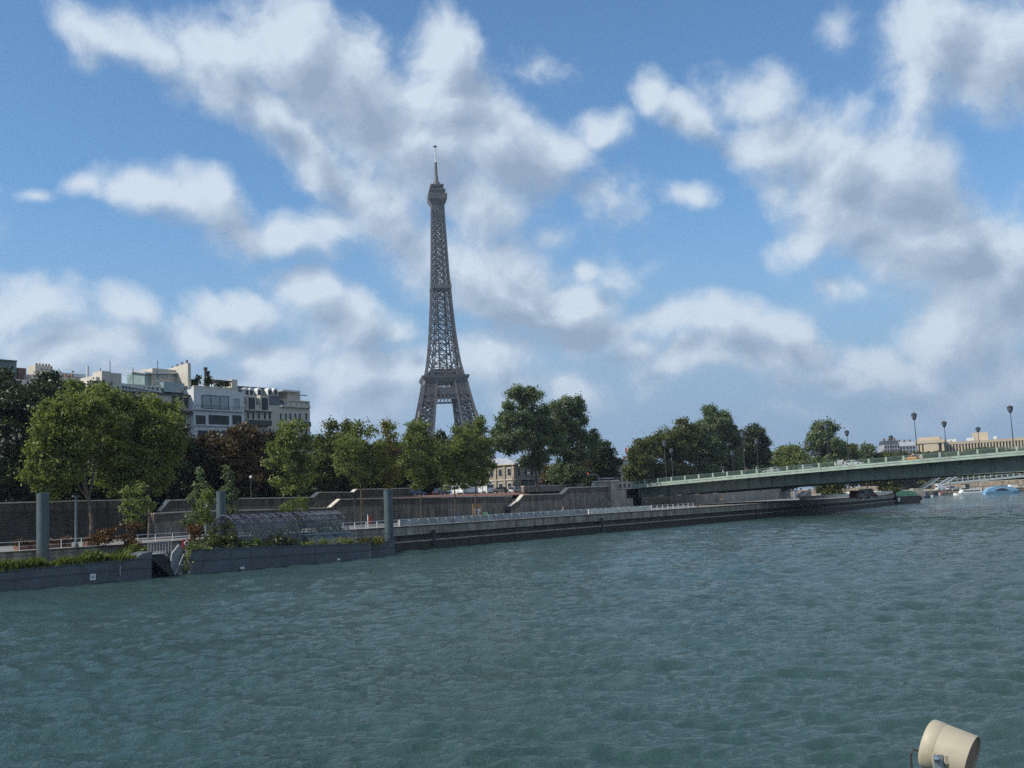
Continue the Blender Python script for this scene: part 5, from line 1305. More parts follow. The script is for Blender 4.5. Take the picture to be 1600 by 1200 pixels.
# notice board, bin, red board
nb = thing('notice_board', 'orange-brown notice board with white papers at the foot of a young plane', 'notice board', BK(Ws(746, 805, 25)[0], 25, QUAY), BROT)
MB().box(-1.25, 1.25, 0, .1, .6, 2.75).build('board', mat('board_orange', (.36, .19, .08), .7, .2, 2), nb)
for x, z, w, h in ((.25, 1.6, .5, .45), (.75, 1.55, .4, .6), (.3, .95, .45, .5), (-.8, 1.5, .3, .9)): MB().box(x - w / 2, x + w / 2, -.02, -.004, z - h / 2, z + h / 2).build('paper', m_sign, nb)
for x in (-1.1, 1.1): MB().box(x - .06, x + .06, .1, .2, -.05, 2.8).build('post', m_dframe, nb)
gb = thing('waste_bin', 'green waste container against the railing beside the notice board', 'bin', BK(Ws(763, 812, 2.5)[0], 2.5, QUAY), BROT)
MB().prism([(-.6, 0.1), (.6, .1), (.7, 1.15), (-.7, 1.15)], -.4, .4).build('body', mat('bin_green', (.02, .13, .045), .5, .2, 2), gb)
MB().prism([(-.74, 1.152), (.74, 1.152), (.6, 1.32), (-.6, 1.32)], -.45, .45).build('lid', mat('bin_lid', (.015, .09, .035), .5, .2, 2), gb)
rb = thing('red_notice', 'red board with a thin white post behind the white railing', 'notice board', BK(Ws(579, 810, 3)[0], 3, QUAY), BROT)
MB().box(-.35, .35, 0, .06, .5, 1.75).build('board', mat('board_red', (.30, .035, .02), .6, .2, 2), rb); MB().box(-.55, -.47, 0, .08, 0, 1.9).build('post', m_sign, rb)
# vehicles on the street behind the wall
def on_street(x, t, yaw):
    s = Ws(x, 770, t)[0]; return BK(s, t, STREET), BROT + yaw
for nm, lb, ct, x, t, yaw, pc, van, dims in (
    ('parked_van', 'white ambulance-like van parked on the street behind the red verge', 'van', 730, 42, math.pi, ('white_van_paint', 0), True, (5.2, 2.0, 2.4)),
    ('parked_van', 'taller white van with a blue band behind the parked white van', 'van', 726, 48, 0, ('white_van_paint', 0), True, (6.2, 2.2, 3.3)),
    ('parked_truck', 'white small truck nose between the young planes and the stone building', 'truck', 752, 44, math.pi / 2, ('white_van_paint', 0), True, (5.0, 2.1, 2.6)),
    ('parked_car', 'dark blue car left of the white vans, under the plane in front of the tower', 'car', 690, 45, 0, ('navy_car_paint', (.02, .03, .06)), False, (4.2, 1.75, 1.5)),
    ('parked_car', 'blue rounded car at the end of the upper ramp wall', 'car', 650, 44, 0, ('blue_car_paint', (.05, .10, .20)), False, (4.2, 1.8, 1.65)),
    ('parked_car', 'dark car parked before the stone building', 'car', 780, 46, math.pi / 2, ('dark_car_paint', 0), False, (4.2, 1.75, 1.45)),
    ('parked_car', 'white car parked along the stone building beside the brown wall', 'car', 806, 46, 0, ('white_car_paint', 0), False, (4.2, 1.75, 1.45))):
    c = make_car(nm, lb, ct, paint(*pc), *dims, van=van); c.location, rz = on_street(x, t, yaw); c.rotation_euler = (0, 0, rz)
    if 'blue band' in lb:
        for sg in (-1, 1): MB().cbox((0, sg * 1.115, 2.5), 5.2, .02, .45).build('stripe', paint('stripe_blue', (.05, .25, .5)), c)
# traffic light, signboard, shelter
tl = thing('traffic_light', 'traffic light with a red lamp on a mast arm left of the bridge pillars', 'traffic light', BK(Ws(937, 765, 36)[0], 36, STREET), BROT)
s_, zt = Ws(918, 742, 36); dx = s_ - Ws(937, 765, 36)[0]; zt -= STREET
MB().tube([(0, 0, -.2), (0, 0, zt - .8), (-.3, 0, zt - .2), (-1, 0, zt), (dx, 0, zt + .05)], [.11, .09, .08, .07, .06], 8).build('mast', m_steel, tl, smooth=True)
hd = MB().cbox((dx - .1, 0, zt), .4, .3, 1.0).build('signal_head', m_dframe, tl)
def lamp_emit():
    m = bpy.data.materials.new('red_signal'); m.use_nodes = True; p = m.node_tree.nodes['Principled BSDF']
    p.inputs['Base Color'].default_value = (.6, .02, .02, 1); p.inputs['Emission Color'].default_value = (1, .05, .04, 1); p.inputs['Emission Strength'].default_value = 1.6; return m
MB().lathe((0, 0, 0), [(.17, 0), (.15, .06)], 12).build('red_light', lamp_emit(), hd).matrix_local = Matrix.Translation((dx - .1, -.15, zt + .28)) @ Matrix.Rotation(R_(90), 4, 'X')
MB().cbox((.25, 0, 1.6), .35, .35, .9).build('pedestrian_signal', m_red, tl)
sb_ = thing('sign_board', 'small white sign board standing under the traffic light', 'sign', BK(Ws(927, 762, 34)[0], 34, 7.6), BROT)
MB().box(-.5, .5, 0, .06, .9, 2.2).build('panel', m_sign, sb_); MB().box(-.3, .3, -.015, -.003, 1.2, 1.9).build('print', m_signd, sb_); MB().box(-.05, .05, .06, .14, -.4, 2.2).build('post', m_steel, sb_)
sh = thing('bus_shelter', 'flat-roofed shelter on the street beside the top of the bridge pillars', 'shelter', BK(Ws(943, 755, 38)[0], 38, STREET + .3), BROT)
MB().box(0, 5.4, 0, 2, 2.45, 2.62).build('roof', m_whiter, sh); MB().box(.2, 5.2, 1.8, 1.86, .1, 2.45).build('back_pane', m_pane, sh)
for x in (.2, 2.7, 5.2): MB().box(x - .05, x + .05, .1, .2, -.3, 2.45).build('post', m_dframe, sh)

# ---- people
m_skin = mat('skin', (.42, .26, .19), .6, .1, 8); m_hair = mat('hair_dark', (.03, .02, .015), .8, .3, 8)
def person(label, loc, rz, top, legs, stride=.12):
    r = thing('person', label, 'person', loc, rz)
    J = {'pelvis': (0, 0, .95), 'belly': (0, 0, 1.12), 'chest': (0, 0, 1.36), 'neck': (0, 0, 1.5), 'head': (.02, 0, 1.62), 'crown': (.01, 0, 1.72)}
    E = [('pelvis', 'belly'), ('belly', 'chest'), ('chest', 'neck'), ('neck', 'head'), ('head', 'crown')]
    Rr = {'pelvis': .15, 'belly': .13, 'chest': .16, 'neck': .06, 'head': .1, 'crown': .07}
    for s, sg in (('l', 1), ('r', -1)):
        st = stride * sg
        J.update({s + 'hip': (0, .09 * sg, .9), s + 'knee': (.05 + st, .1 * sg, .5), s + 'ank': (st * 1.7 - .04, .1 * sg, .09), s + 'toe': (st * 1.7 + .13, .11 * sg, .04),
                  s + 'sho': (0, .19 * sg, 1.42), s + 'elb': (-.03 - st * .6, .25 * sg, 1.13), s + 'wri': (.1 - st, .24 * sg, .9), s + 'han': (.13 - st, .24 * sg, .8)})
        E += [('pelvis', s + 'hip'), (s + 'hip', s + 'knee'), (s + 'knee', s + 'ank'), (s + 'ank', s + 'toe'), ('chest', s + 'sho'), (s + 'sho', s + 'elb'), (s + 'elb', s + 'wri'), (s + 'wri', s + 'han')]
        Rr.update({s + 'hip': .1, s + 'knee': .065, s + 'ank': .045, s + 'toe': .04, s + 'sho': .07, s + 'elb': .048, s + 'wri': .034, s + 'han': .04})
    def skin(name, ks, es, m, grow=0, rootk='pelvis'):
        me = bpy.data.meshes.new(name); ix = {k: i for i, k in enumerate(ks)}
        me.from_pydata([J[k] for k in ks], [(ix[a], ix[b]) for a, b in es], []); me.materials.append(m)
        o = bpy.data.objects.new(name, me); COL.objects.link(o); o.parent = r
        o.modifiers.new('skin', 'SKIN'); bm = bmesh.new(); bm.from_mesh(me); ly = bm.verts.layers.skin.verify(); bm.verts.ensure_lookup_table()
        for k in ks: q = bm.verts[ix[k]][ly]; q.radius = (Rr[k] + grow,) * 2; q.use_root = k == rootk
        bm.to_mesh(me); bm.free(); sd_ = o.modifiers.new('sub', 'SUBSURF'); sd_.levels = 1; sd_.render_levels = 1; return o
    ks = list(J); skin('body', ks, E, m_skin)
    ul = ['belly', 'chest', 'lsho', 'lelb', 'lwri', 'rsho', 'relb', 'rwri']; skin('jacket', ul, [e for e in E if e[0] in ul and e[1] in ul], top, .025, 'chest')
    ll = ['pelvis', 'lhip', 'lknee', 'lank', 'rhip', 'rknee', 'rank']; skin('trousers', ll, [e for e in E if e[0] in ll and e[1] in ll], legs, .022)
    MB().lathe((0, 0, 1.62), [(.105, -.02), (.115, .05), (.09, .12), (.03, .15)], 10).build('hair', m_hair, r, (-.015, 0, 0), smooth=True)
    return r
c_w = mat('cloth_white', (.68, .68, .70), .9, .1, 5); c_d = mat('cloth_dark', (.03, .032, .045), .9, .2, 5); c_r = mat('cloth_red', (.30, .05, .05), .9, .2, 5); c_b = mat('cloth_blue', (.08, .13, .22), .9, .2, 5)
s = Ws(850, 757, 41.3)[0]; person('person in white standing behind the plain brown street wall', BK(s, 42.9, zpx(850, 768, 42)), BROT + 1.2, c_w, c_w)
p, k = on_bridge(1129, 3); p.z += .02; person('person in a white top walking on the bridge near its left end', p, BRZ, c_w, c_d)
p, k = on_bridge(1165, 3.4); p.z += .02; person('person in a reddish jacket walking on the bridge below a lamp', p, BRZ + math.pi, c_r, c_d)
p, k = on_bridge(1317, 3); p.z += .02; person('person in pale clothes walking on the bridge by the small pale van', p, BRZ, c_w, c_b)
p = BK(Ws(715, 806, 14)[0], 14, QUAY); person('person in blue walking on the quay under the young planes', p, BROT, c_b, c_d)
p = BK(Ws(880, 800, 12)[0], 12, QUAY); person('person in dark clothes walking on the quay below the stairs', p, BROT + math.pi, c_d, c_b)
# terrace plants on the white block
for lb, x, y, bl in (('dark clipped shrub at the left of the roof terrace', 304, 606, [(302, 597, 6, 8), (308, 595, 5, 9)]), ('feathery small tree on the roof terrace', 325, 606, [(324, 594, 6, 6), (328, 598, 4, 5)]), ('low dark shrub under the terrace awning', 345, 606, [(342, 602, 8, 4), (352, 600, 6, 5)])):
    tree('terrace_shrub', lb, x, y, 76.5, bl, 'leaf_dark', 60, .4, .35, z=Wp(x, 608, 76.5).z, trunk_r=.08, cat='shrub', foliage='foliage', group='plants on the roof terrace', fork=.4)
# ------------------------------------------------------------------ beyond the bridge and the right bank
W2 = [tuple(BK(244, 38.5)[:2])] + E1[7:-4]
r = thing('embankment_wall', 'pale grey embankment wall seen under the bridge beyond the abutment', 'wall')
MB().wallpath([(x, y, QUAY - .2, 8.6) for x, y in offset_path(W2, -.6)], .8).build('wall', m_ab, r)
# quay furniture beyond the bridge
QP = offset_path(EDGE[7:-3], 1.1)
r = thing('quay_barrier', 'white barrier along the curved quay beyond the bridge', 'barrier')
MB().wallpath([(x, y, QUAY + .25, QUAY + 1.05) for x, y in QP[:6]], .06).build('panel', m_pale, r)
MB().wallpath([(x, y, QUAY + 1.052, QUAY + 1.12) for x, y in offset_path(QP[:6], -.03)], .12).build('rail', m_white, r)
pb = pz(1243, 779, QUAY); ib = thing('display_pillar', 'blue-grey advertising pillar on the quay beyond the bridge', 'pillar', pb, BROT)
MB().box(-.9, .9, -.4, .4, 0, 2.7).build('case', mat('pillar_blue', (.16, .21, .25), .5, .15, 1), ib); MB().box(-.7, .7, -.43, -.38, .9, 2.5).build('poster', mat('poster_pale', (.4, .45, .48), .5, .3, 2), ib); MB().box(-1, 1, -.5, .5, 2.7, 2.85).build('cap', m_dframe, ib)
pr = pz(1250, 778, QUAY); rp_ = thing('access_ramp', 'light stone ramp rising from the quay beyond the bridge', 'ramp', pr, R_(50))
MB().prism([(0, 0), (7.5, 2.4), (9, 2.4), (9, 0)], 0, 2.5).build('slope', m_ab, rp_); MB().prism([(0, .02), (7.5, 2.42), (9, 2.42), (9, 3.0), (7.4, 3.0), (0, .5)], -.2, 0).build('side_wall', m_coping, rp_)
ob = thing('orange_panel', 'orange and white panel on the wall at the far side under the bridge', 'panel', pz(1128, 784, QUAY + .3), BROT)
MB().box(-.9, .9, 0, .1, 0, 2.0).build('board', mat('panel_orange', (.45, .22, .10), .7, .2, 2), ob); MB().box(-.7, .3, -.02, -.003, .4, 1.0).build('paper', m_sign, ob)
for x, lb, pc, dims in ((1341, 'red and white service van on the quay under the bridge, left of its twin', ('fire_red', (.42, .05, .03)), (4.4, 1.9, 2.0)), (1357, 'white service van with a red stripe under the bridge beside the leafy tree', ('white_van_paint', 0), (4.6, 1.9, 2.3))):
    c = make_car('service_van', lb, 'van', paint(*pc), *dims, van=True); c.location = pz(x, 779, QUAY); c.rotation_euler = (0, 0, BROT - .3)
    for sg in (-1, 1): MB().cbox((0, sg * (dims[1] / 2 + .012), .8), dims[0] * .8, .02, .35).build('stripe', m_sign if 'and white' in lb else MATS['fire_red'], c)

# dark moored barge with a green cabin
p = pz(1420, 787, 0); db = thing('cabin_barge', 'black moored barge with a green cabin roof at the end of the left bank', 'barge', p, R_(62))
m_blk = mat('black_hull', (.012, .013, .016), .5, .3, 1)
MB().prism([(-3.6, -.5), (3.6, -.5), (4.0, 2.6), (-4.0, 2.6)], 0, 22, 'y').build('hull', m_blk, db)
db.rotation_euler = (0, 0, R_(-10)); db.location = p
MB().prism([(-3.2, 2.6), (3.2, 2.6), (3.0, 3.6), (1.2, 4.3), (-1.6, 4.3), (-3.1, 3.6)], .8, 14).build('cabin', mat('cabin_green', (.035, .13, .085), .5, .25, .8), db)
MB().prism([(-4.05, 2.4), (4.05, 2.4), (4.05, 2.62), (-4.05, 2.62)], -.1, 22.1).build('rubbing_strake', m_dframe, db)
MB().box(-3.4, -2.7, -.25, .0, .8, 2.0).build('white_panel', m_sign, db)
mb = MB()
for k in range(6): mb.bar((-3.8 + k * 1.5, .1, 2.6), (-3.8 + k * 1.5, .1, 3.5), .06)
mb.bar((-3.8, .1, 3.5), (3.7, .1, 3.5), .06); mb.build('railing', m_steel, db)
for sg, xx in ((-1, -4.2), (1, 4.2)): MB().tube([(xx, .6, 1.0), (xx, .6, 2.2)], .3, 8).build('fender', m_tyre, db)

# boats along the right bank
def boat_hull(L, B, H, bow=.22):
    n = 14; vs = []; fs = []
    for i in range(n + 1):
        u = i / n; x = -L / 2 + L * u; w = B / 2 * (1 if u < 1 - bow else max(.04, math.sqrt(max(0, 1 - ((u - 1 + bow) / bow) ** 2)))); sh = H * (1 + .18 * max(0, (u - .7) / .3) ** 2)
        vs += [(x, -w * .82, -.3), (x, w * .82, -.3), (x, w, sh), (x, -w, sh)]
    for i in range(n):
        for j in range(4): fs.append((i * 4 + j, i * 4 + (j + 1) % 4, (i + 1) * 4 + (j + 1) % 4, (i + 1) * 4 + j))
    fs += [(3, 2, 1, 0), tuple(n * 4 + j for j in range(4))]
    return MB().add(vs, fs)
def boat(label, xa, xb, yw, hullc, H, yaw=0, ndec=1, kind='tour'):
    p = pz((xa + xb) / 2, yw, 0); q = pz(xa, yw, 0); L = abs(xb - xa) * p.y / FPX; r = thing('tour_boat' if kind != 'small' else 'motor_boat', label, 'boat', p, yaw)
    boat_hull(L, min(5, L * .26), H).build('hull', hullc, r); return r, L
w1, L = boat('long white tour boat with a row of dark windows moored on the right bank', 1490, 1537, 773, m_white, 1.1, math.pi)
MB().prism([(-L * .42, 1.0), (L * .3, 1.0), (L * .22, 2.7), (-L * .38, 2.9)], -1.9, 1.9).build('cabin', m_white, w1)
for sg in (-1, 1):
    for k in range(9): MB().box(-L * .33 + k * L * .06, -L * .33 + k * L * .06 + L * .042, sg * 1.9 - .06, sg * 1.9 + .06, 1.6, 2.3).build('window', m_pane, w1)
MB().prism([(L * .1, 2.6), (L * .22, 2.6), (L * .19, 3.5), (L * .12, 3.5)], -1, 1).build('wheelhouse', m_pane, w1)
w2, L = boat('light blue tour boat with an arched side window at the right edge', 1538, 1594, 771.5, paint('boat_blue', (.22, .40, .56)), 1.4, 0)
MB().prism([(-L * .46, 1.3)] + [(-L * .46 + L * .86 * i / 12, 1.3 + 2.5 * math.sin(math.pi * min(1, (i / 12) * .86 + .10)) ** .7) for i in range(13)] + [(L * .40, 1.3)], -2.2, 2.2).build('canopy', MATS['boat_blue'], w2)
for sg in (-1, 1):
    MB().prism([(-L * .26 + L * .42 * i / 10, 1.5 + 1.2 * math.sin(math.pi * i / 10)) for i in range(11)], sg * 2.2 - .06, sg * 2.2 + .06).build('window', m_pane, w2)
MB().prism([(L * .2, 3.2), (L * .38, 3.0), (L * .42, 4.0), (L * .22, 4.2)], -1.4, 1.4).build('wheelhouse', m_white, w2)
MB().prism([(L * .36, .3), (L * .505, 1.2), (L * .5, 1.8), (L * .36, 1.7)], -1.0, 1.0).build('bow_panel', paint('boat_navy', (.02, .03, .08)), w2)
for xa, xb, y, lb, col, cab in ((1441, 1455, 778, 'grey cabin boat nearest the dark barge on the right bank', (.12, .12, .13), 2.6), (1455, 1469, 776, 'small white and dark motor boat right of the grey cabin boat', (.50, .50, .52), 2.0), (1466, 1486, 773, 'low cream open boat left of the long white tour boat', (.55, .52, .46), .0)):
    m = paint('boat_%s' % ('grey' if col[0] < .2 else 'white' if col[0] < .53 else 'cream'), col); w3, L = boat(lb, xa, xb, y, m, .9, .3, kind='small')
    if cab: MB().prism([(-L * .3, .8), (L * .25, .8), (L * .15, .8 + cab * .7), (-L * .28, .8 + cab * .75)], -.9, .9).build('cabin', m_pane if col[0] > .4 else m, w3)
    else: MB().prism([(-L * .35, .9), (L * .2, .9), (L * .2, 1.3), (-L * .35, 1.3)], -1.2, 1.2).build('deck_cover', m_red, w3)
    MB().tube([(L * .1, 0, .8), (L * .1, 0, 3.4)], .06, 5).build('mast', m_steel, w3)

# footbridge seen under the big bridge
A = pY(1462, 757, 600); B = pY(1660, 738, 555); d = B - A; LF = d.length; ang = math.atan2(d.y, d.x); sl = d.z / math.hypot(d.x, d.y)
fb = thing('footbridge', 'grey-green iron footbridge seen beneath the big bridge at the right', 'footbridge', A, ang)
m_fb = mat('footbridge_paint', (.22, .27, .28), .5, .15, .6)
MB().prism([(0, -.55), (LF, -.55 + sl * LF), (LF, .45 + sl * LF), (0, .45)], 0, 8).build('deck', m_fb, fb)
for y in (0.1, 7.9):
    mb = MB(); mb.bar((0, y, 1.9), (LF, y, 1.9 + sl * LF), .14)
    for i in range(int(LF / .9)): mb.bar((i * .9, y, .45 + sl * i * .9), (i * .9, y, 1.9 + sl * i * .9), .05)
    mb.build('railing', m_fb, fb)
    def za(x): return -1.2 + 12 * (1 - ((x - LF * .62) / (LF * .62)) ** 2)
    mb = MB(); n = 22
    for i in range(n): x0, x1 = LF * i / n, LF * (i + 1) / n; mb.bar((x0, y, za(x0) + sl * x0), (x1, y, za(x1) + sl * x1), .8)
    mb.build('arch', m_fb, fb)
    p0 = None
    for i in range(2, n):
        x0 = LF * i / n; zz = za(x0)
        mb = MB().bar((0, 0, min(0, zz)), (0, 0, max(zz, 1.9)), .32); o = mb.build('hanger', m_greyp, fb, (x0, y, sl * x0))
MB().box(LF * .2, LF * .2 + 2.5, 1, 7, -10, -.5).build('pier', m_ab, fb)
st = thing('iron_staircase', 'grey iron staircase climbing to the footbridge beside a pale stone block', 'staircase', pY(1440, 766, 590), math.atan2(0, 1))
p1 = pY(1473, 744, 590) - pY(1440, 766, 590)
for y in (0, 2.4):
    mb = MB(); mb.bar((0, y, 0), (p1.x, y, p1.z), .25, .6); mb.bar((0, y, 1.6), (p1.x, y, p1.z + 1.6), .12)
    for i in range(9): mb.bar((p1.x * i / 8, y, p1.z * i / 8), (p1.x * i / 8, y, p1.z * i / 8 + 1.6), .08)
    mb.build('stringer', m_fb, st)
mb = MB()
for i in range(26): mb.cbox((p1.x * i / 25, 1.2, p1.z * i / 25), .4, 2.3, .08)
mb.build('treads', m_fb, st)
MB().box(-5, 0, -1, 4, -6, 1.2).build('base_block', m_ab, st)

# right bank embankment, trees and terraces
rw = thing('street_wall', 'long pale stone wall behind the boats on the right bank', 'wall')
RB = offset_path(RIGHT, -26)
MB().wallpath([(x, y, 3.4, 6.4) for x, y in RB[4:-1]], -1).build('wall', stone_mat('right_bank_stone', (.36, .30, .235), 3, .8, .5), rw)
MB().wallpath([(x, y, 6.4, 6.6) for x, y in offset_path(RB[4:-1], .1)], -1.2).build('coping', m_coping, rw)
R9 = offset_path(RIGHT, -26.9)
sheet('right_street', R9[3:] + [(600, 5100), (5000, 4100), (5000, 200)], 6.2, m_street)
def pcar(x, y, z, lb, pc, van, yaw):
    c = make_car('parked_car' if not van else 'parked_van', lb, 'car' if not van else 'van', paint(*pc), 4.6, 1.8, 1.5 if not van else 2.3, van=van); c.location = pz(x, y, z); c.rotation_euler = (0, 0, yaw); return c
pcar(1472, 766.5, 3.6, 'white van parked on the right bank left of the tour boats', ('white_van_paint', 0), True, .2)
pcar(1489, 766, 3.6, 'white car parked on the right bank behind the long white boat', ('white_car_paint', 0), False, .2)
wood('far_trees', 'row of yellowish green trees along the right bank behind the footbridge', [(x, 742 + (x * 7 % 5), 20, 15, 680) for x in range(1330, 1680, 17)], 'leaf_olive', 7, 14, 1.3)
wood('far_trees', 'pale trees below the palace on the right bank', [(x, 716 - (x - 1350) * .02 + (x * 5 % 7), 22, 12, 860) for x in range(1345, 1680, 18)], 'leaf_olive', 9, 10, 1.6)
m_gravel = mat('hill_grass', (.06, .08, .03), .95, .3, .05)
hp = []
mb = MB(); nx, ny = 14, 8
for j in range(ny):
    for i in range(nx):
        x = 150 + i * 70; y = 790 + j * 70; z = 8.3 + 21 * max(0, min(1, (j - .5) / 3)); mb.v.append((x, y, z))
for j in range(ny - 1):
    for i in range(nx - 1): mb.f.append((j * nx + i, j * nx + i + 1, (j + 1) * nx + i + 1, (j + 1) * nx + i))
tag(mb.build('hill', m_gravel, smooth=True), kind='structure')

# the palace on the hill
m_pal = mat('palace_stone', (.50, .42, .30), .85, .12, .06)
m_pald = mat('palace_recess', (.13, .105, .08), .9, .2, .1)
PY = 1010.0
o0 = pY(1433, 712, PY); kp = PY / FPX
pal = thing('palace', 'long pale palace with pilasters and a colonnaded pavilion on the far hill', 'palace', o0, R_(-24))
def pxz(x, y): p = pY(x, y, PY); return p.x - o0.x, p.z - o0.z
x1, z1 = pxz(1471, 684.5)
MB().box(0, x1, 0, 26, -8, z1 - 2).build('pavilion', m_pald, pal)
mb = MB()
for k in range(5): mb.box(k * 3.2, k * 3.2 + 1.9, -2.2, -.01, -8, z1 - 4.6)
for k in range(2): mb.box(x1 - 6.5 + k * 4.6, x1 - 4.6 + k * 4.6, -2.2, -.01, -8, z1 - 4.6)
mb.build('columns', m_pal, pal)
MB().box(-.8, x1 + .8, -3, 27, z1 - 4.6, z1 - 1.5).build('entablature', m_pal, pal); MB().box(2, x1 - 3, 1, 24, z1 - 2, z1 + 1.2).build('attic', m_pal, pal)
MB().box(8, x1 - 6, -2.4, -.02, -8, z1 - 4.6).build('wall_face', m_pal, pal)
# curved wing
arcp = []
for i in range(29):
    u = i / 28; x = x1 + 1 + u * 150; y = 18 + 34 * math.sin(u * 2.2) - u * 40; arcp.append((x, y))
za_, zb_ = pxz(1476, 692)[1], pxz(1600, 684)[1]
def wz(u): return za_ + (zb_ - za_) * u * 1.05 + .8
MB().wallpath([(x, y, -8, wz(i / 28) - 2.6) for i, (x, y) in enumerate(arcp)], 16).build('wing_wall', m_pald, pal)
MB().wallpath([(x, y, wz(i / 28) - 2.6, wz(i / 28)) for i, (x, y) in enumerate(offset_path(arcp, -1.6))], 19).build('wing_cornice', m_pal, pal)
mb = MB()
for i in range(len(arcp) - 1):
    for h in (0, .5):
        a = Vector(arcp[i]).lerp(Vector(arcp[i + 1]), h); mb.cbox((a.x, a.y - .7, (wz(i / 28) - 10.6) / 2), 1.25, 1.4, wz(i / 28) - 2.6 + 8)
mb.build('pilasters', m_pal, pal)
MB().wallpath([(x, y, -8, -.5) for x, y in offset_path(arcp, -1.0)], 1).build('wing_base', m_pal, pal)
random.seed(3)
for i in range(9):
    u = random.random(); q = arcp[int(u * 28)]; MB().cbox((q[0], q[1] + 9, wz(u) + 1), random.uniform(3, 9), 5, random.uniform(2, 4.5)).build('roof_hut', m_whiter, pal)
MB().box(x1 + 24, x1 + 38, 30, 44, 0, pxz(1515, 676)[1]).build('roof_pavilion', m_pal, pal)
# distant blocks
def far_block(label, xa, xb, yt, Y, m, roof, nrow=3, ncol=6, yb=730):
    a = pY(xa, yb, Y); b_ = pY(xb, yb, Y); t = pY((xa + xb) / 2, yt, Y); L = b_.x - a.x; z0 = min(a.z, 25); r = thing('apartment_building', label, 'building', (a.x, Y, z0), 0); H = t.z - z0
    MB().box(0, L, 0, 14, -16, H * .84).build('wall', m, r); MB().prism([(0, H * .84), (13.5, H * .84), (10, H), (3, H)], .05, L - .05, 'x').build('roof', roof, r)
    for i in range(nrow):
        for j in range(ncol):
            x = L * (j + .3) / ncol; z = H * .84 - 3.2 * (i + 1) + .5; o = MB().box(x, x + min(1.6, L / ncol * .5), -.12, .05, z, z + 2).build('window', m_pane, r)
    for j in range(3): MB().box(L * (j + .4) / 3, L * (j + .4) / 3 + 1.5, 5, 7, H - .5, H + 2).build('chimney', m_brown, r)
    return r
m_grb = mat('grey_facade', (.30, .31, .33), .85, .12, .2)
far_block('grey distant block with a dark roof left of the palace', 1384, 1408, 688, 880, m_grb, m_slate)
far_block('lower grey distant building adjoining the palace pavilion', 1407, 1433, 690, 930, m_grb, m_zinc, 2, 5)
far_block('small pale distant building among the trees left of the grey block', 1350, 1372, 700, 860, m_cream, m_slate, 2, 4)
far_block('grey-brown distant building behind the gap at the left end of the bridge', 958, 1000, 718, 560, mat('dull_facade', (.13, .125, .12), .85, .12, .2), m_slate, 4, 6, 760)
# flag
fp = pY(986, 716, 555); fl = thing('flag', 'blue, white and red flag flying above the roof in the gap between tree groups', 'flag', fp, 0); zt = pY(986, 698, 555).z - fp.z
MB().tube([(0, 0, -1), (0, 0, zt)], .09, 6).build('pole', m_white, fl)
for k, c in enumerate(((.02, .03, .16), (.66, .66, .66), (.42, .03, .04))):
    mb = MB(); nn = 6; vs = []
    for i in range(nn + 1):
        x = -.15 - k * .85 - .85 * i / nn; vs += [(x, .25 * math.sin(x * 2.2), zt - .2 + .1 * x), (x, .25 * math.sin(x * 2.2 + .4), zt - 3.0 + .15 * x)]
    mb.add(vs, [(2 * i, 2 * i + 1, 2 * i + 3, 2 * i + 2) for i in range(nn)])
    mb.build(('blue_band', 'white_band', 'red_band')[k], mat('flag_%d' % k, c, .8, .05, 1), fl)

# ---- floodlight at the lower right, on a post beside the camera
m_fl = streaked('floodlight_cream', (.42, .37, .27), .55, (.30, .24, .15), .6, 14, .5)
m_fli = mat('floodlight_inside', (.34, .22, .16), .5, .15, 4)
P0 = pY(1450, 1161, 7.0); P1 = pY(1519, 1188, 6.84)
axis = (P1 - P0).normalized(); LFl = (P1 - P0).length; Rf = 36.5 * 7 / FPX
fl = thing('floodlight', 'cream drum floodlight on a grey bracket at the lower right corner', 'floodlight', P0, 0)
Mx = axis.to_track_quat('Z', 'Y').to_matrix().to_4x4()
def lf(prof, name, m, n=48, parent=fl):
    o = MB().lathe((0, 0, 0), prof, n).build(name, m, parent, smooth=True); o.matrix_local = Mx; return o
def shell(prof_o, prof_i, name, m, n=56):
    pr = prof_o + prof_i[::-1]; vs = []; k = len(pr)
    for r_, z in pr:
        for j in range(n): th = 2 * math.pi * j / n; vs.append((r_ * math.cos(th), r_ * math.sin(th), z))
    fs = [(i * n + j, i * n + (j + 1) % n, ((i + 1) % k) * n + (j + 1) % n, ((i + 1) % k) * n + j) for i in range(k) for j in range(n)]
    o = MB().add(vs, fs).build(name, m, fl, smooth=True); o.matrix_local = Mx; return o
shell([(Rf, .075), (Rf * 1.0, LFl * .6), (Rf * 1.0, LFl - .006), (Rf * .99, LFl)], [(Rf * .90, .075), (Rf * .93, LFl * .6), (Rf * .945, LFl - .004), (Rf * .96, LFl)], 'housing', m_fl)
lf([(Rf * .05, -.020), (Rf * .6, -.017), (Rf * .90, -.010), (Rf * .985, -.002), (Rf * 1.02, .010), (Rf * 1.02, .072), (Rf * 1.0, .078)], 'rear_cap', m_fl)
lf([(Rf * .935, LFl * .93), (Rf * .935, LFl * .95)], 'lens', m_fli)
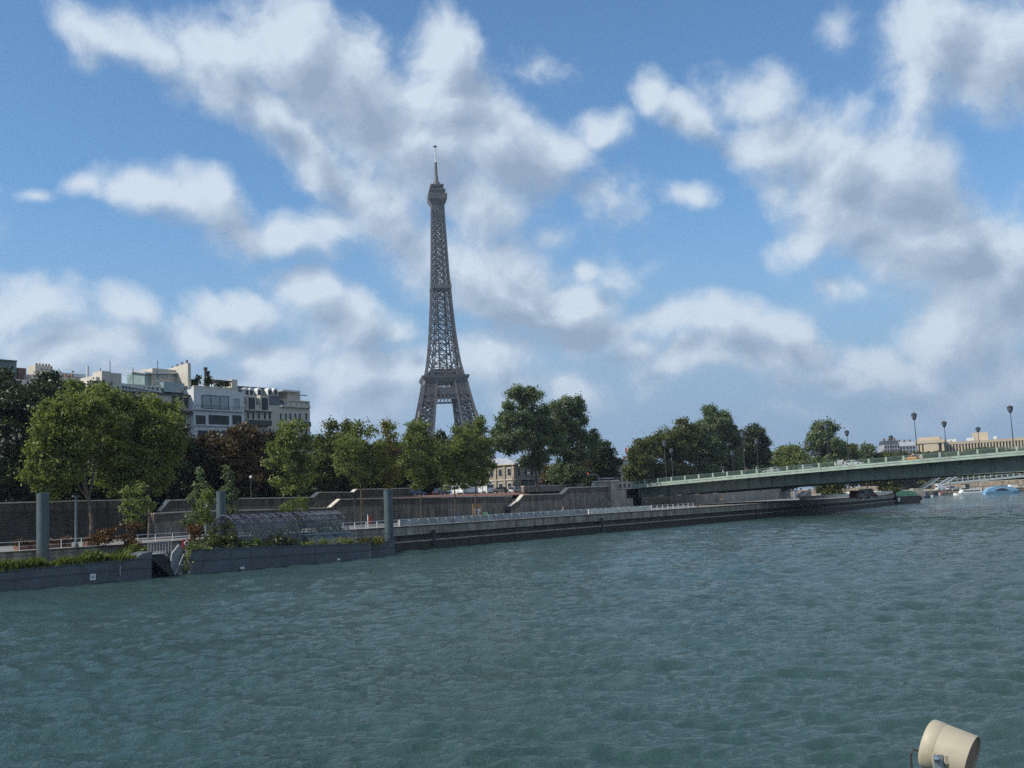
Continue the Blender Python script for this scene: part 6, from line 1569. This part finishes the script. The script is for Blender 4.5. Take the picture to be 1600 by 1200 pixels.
# yoke bracket on the side towards the viewer, with its bolt
side = axis.cross(Vector((0, 0, 1))).normalized()
if side.y > 0: side = -side
pv = axis * (LFl * .42) + side * (Rf * 1.02) - Vector((0, 0, .02))
mb = MB(); e1 = pv + side * .02
mb.bar(e1 + Vector((0, 0, .03)), e1 + Vector((0, 0, -.36)), .055, .016); mb.bar(e1 + Vector((0, 0, -.36)), e1 - side * (Rf * 2.12 + .04) + Vector((0, 0, -.36)), .055, .016)
e2 = e1 - side * (Rf * 2.12 + .04); mb.bar(e2 + Vector((0, 0, -.36)), e2 + Vector((0, 0, .03)), .055, .016)
mb.build('yoke', m_steel, fl)
o = MB().lathe((0, 0, 0), [(.004, 0), (.016, .004), (.020, .016), (.014, .028), (.004, .032)], 16).build('bolt', mat('chrome', (.55, .55, .58), .12, .05, 5, metal=1.0), fl, smooth=True)
o.matrix_local = Matrix.Translation(e1 + side * .008 + Vector((0, 0, .005))) @ side.to_track_quat('Z', 'Y').to_matrix().to_4x4()
MB().cbox(pv + axis * .045 + Vector((0, 0, .012)) - side * .006, .03, .02, .05).build('hinge_block', m_fl, fl)
MB().cbox(pv - axis * .035 + Vector((0, 0, -.005)) - side * .004, .012, .02, .05).build('latch', m_fl, fl)
mb = MB(); q0 = -axis * .02 + Vector((-Rf * .25, 0, -Rf * .35)); pts = [q0 + Vector((.06, 0, -.01)), q0, q0 + Vector((-.045, -.01, .012)), q0 + Vector((-.062, -.01, -.02)), q0 + Vector((-.06, 0, -.12)), q0 + Vector((.05, 0, -.33))]
mb.tube(pts, .008, 8); mb.build('cable', m_dframe, fl, smooth=True)
mb = MB(); c = (e1 + e2) / 2 + Vector((0, 0, -.37)); mb.tube([c, c + Vector((0, 0, -6))], .04, 12); mb.build('mounting_post', m_steel, fl, smooth=True)
# ------------------------------------------------------------------ thin air haze round the whole scene
hb = MB().box(-5600, 5600, -2700, 5400, -4, 345).build('haze', bpy.data.materials.new('haze_air')); tag(hb, 'thin pale haze fading the far tower and the far bank', 'haze', None, 'stuff')
hm = hb.data.materials[0]; hm.use_nodes = True; hn = hm.node_tree.nodes; hn.remove(hn['Principled BSDF'])
pv_ = hn.new('ShaderNodeVolumePrincipled'); pv_.inputs['Color'].default_value = (.62, .74, .92, 1); pv_.inputs['Density'].default_value = HAZE; pv_.inputs['Anisotropy'].default_value = .2
hm.node_tree.links.new(pv_.outputs[0], hn['Material Output'].inputs['Volume'])
hm.cycles.homogeneous_volume = True
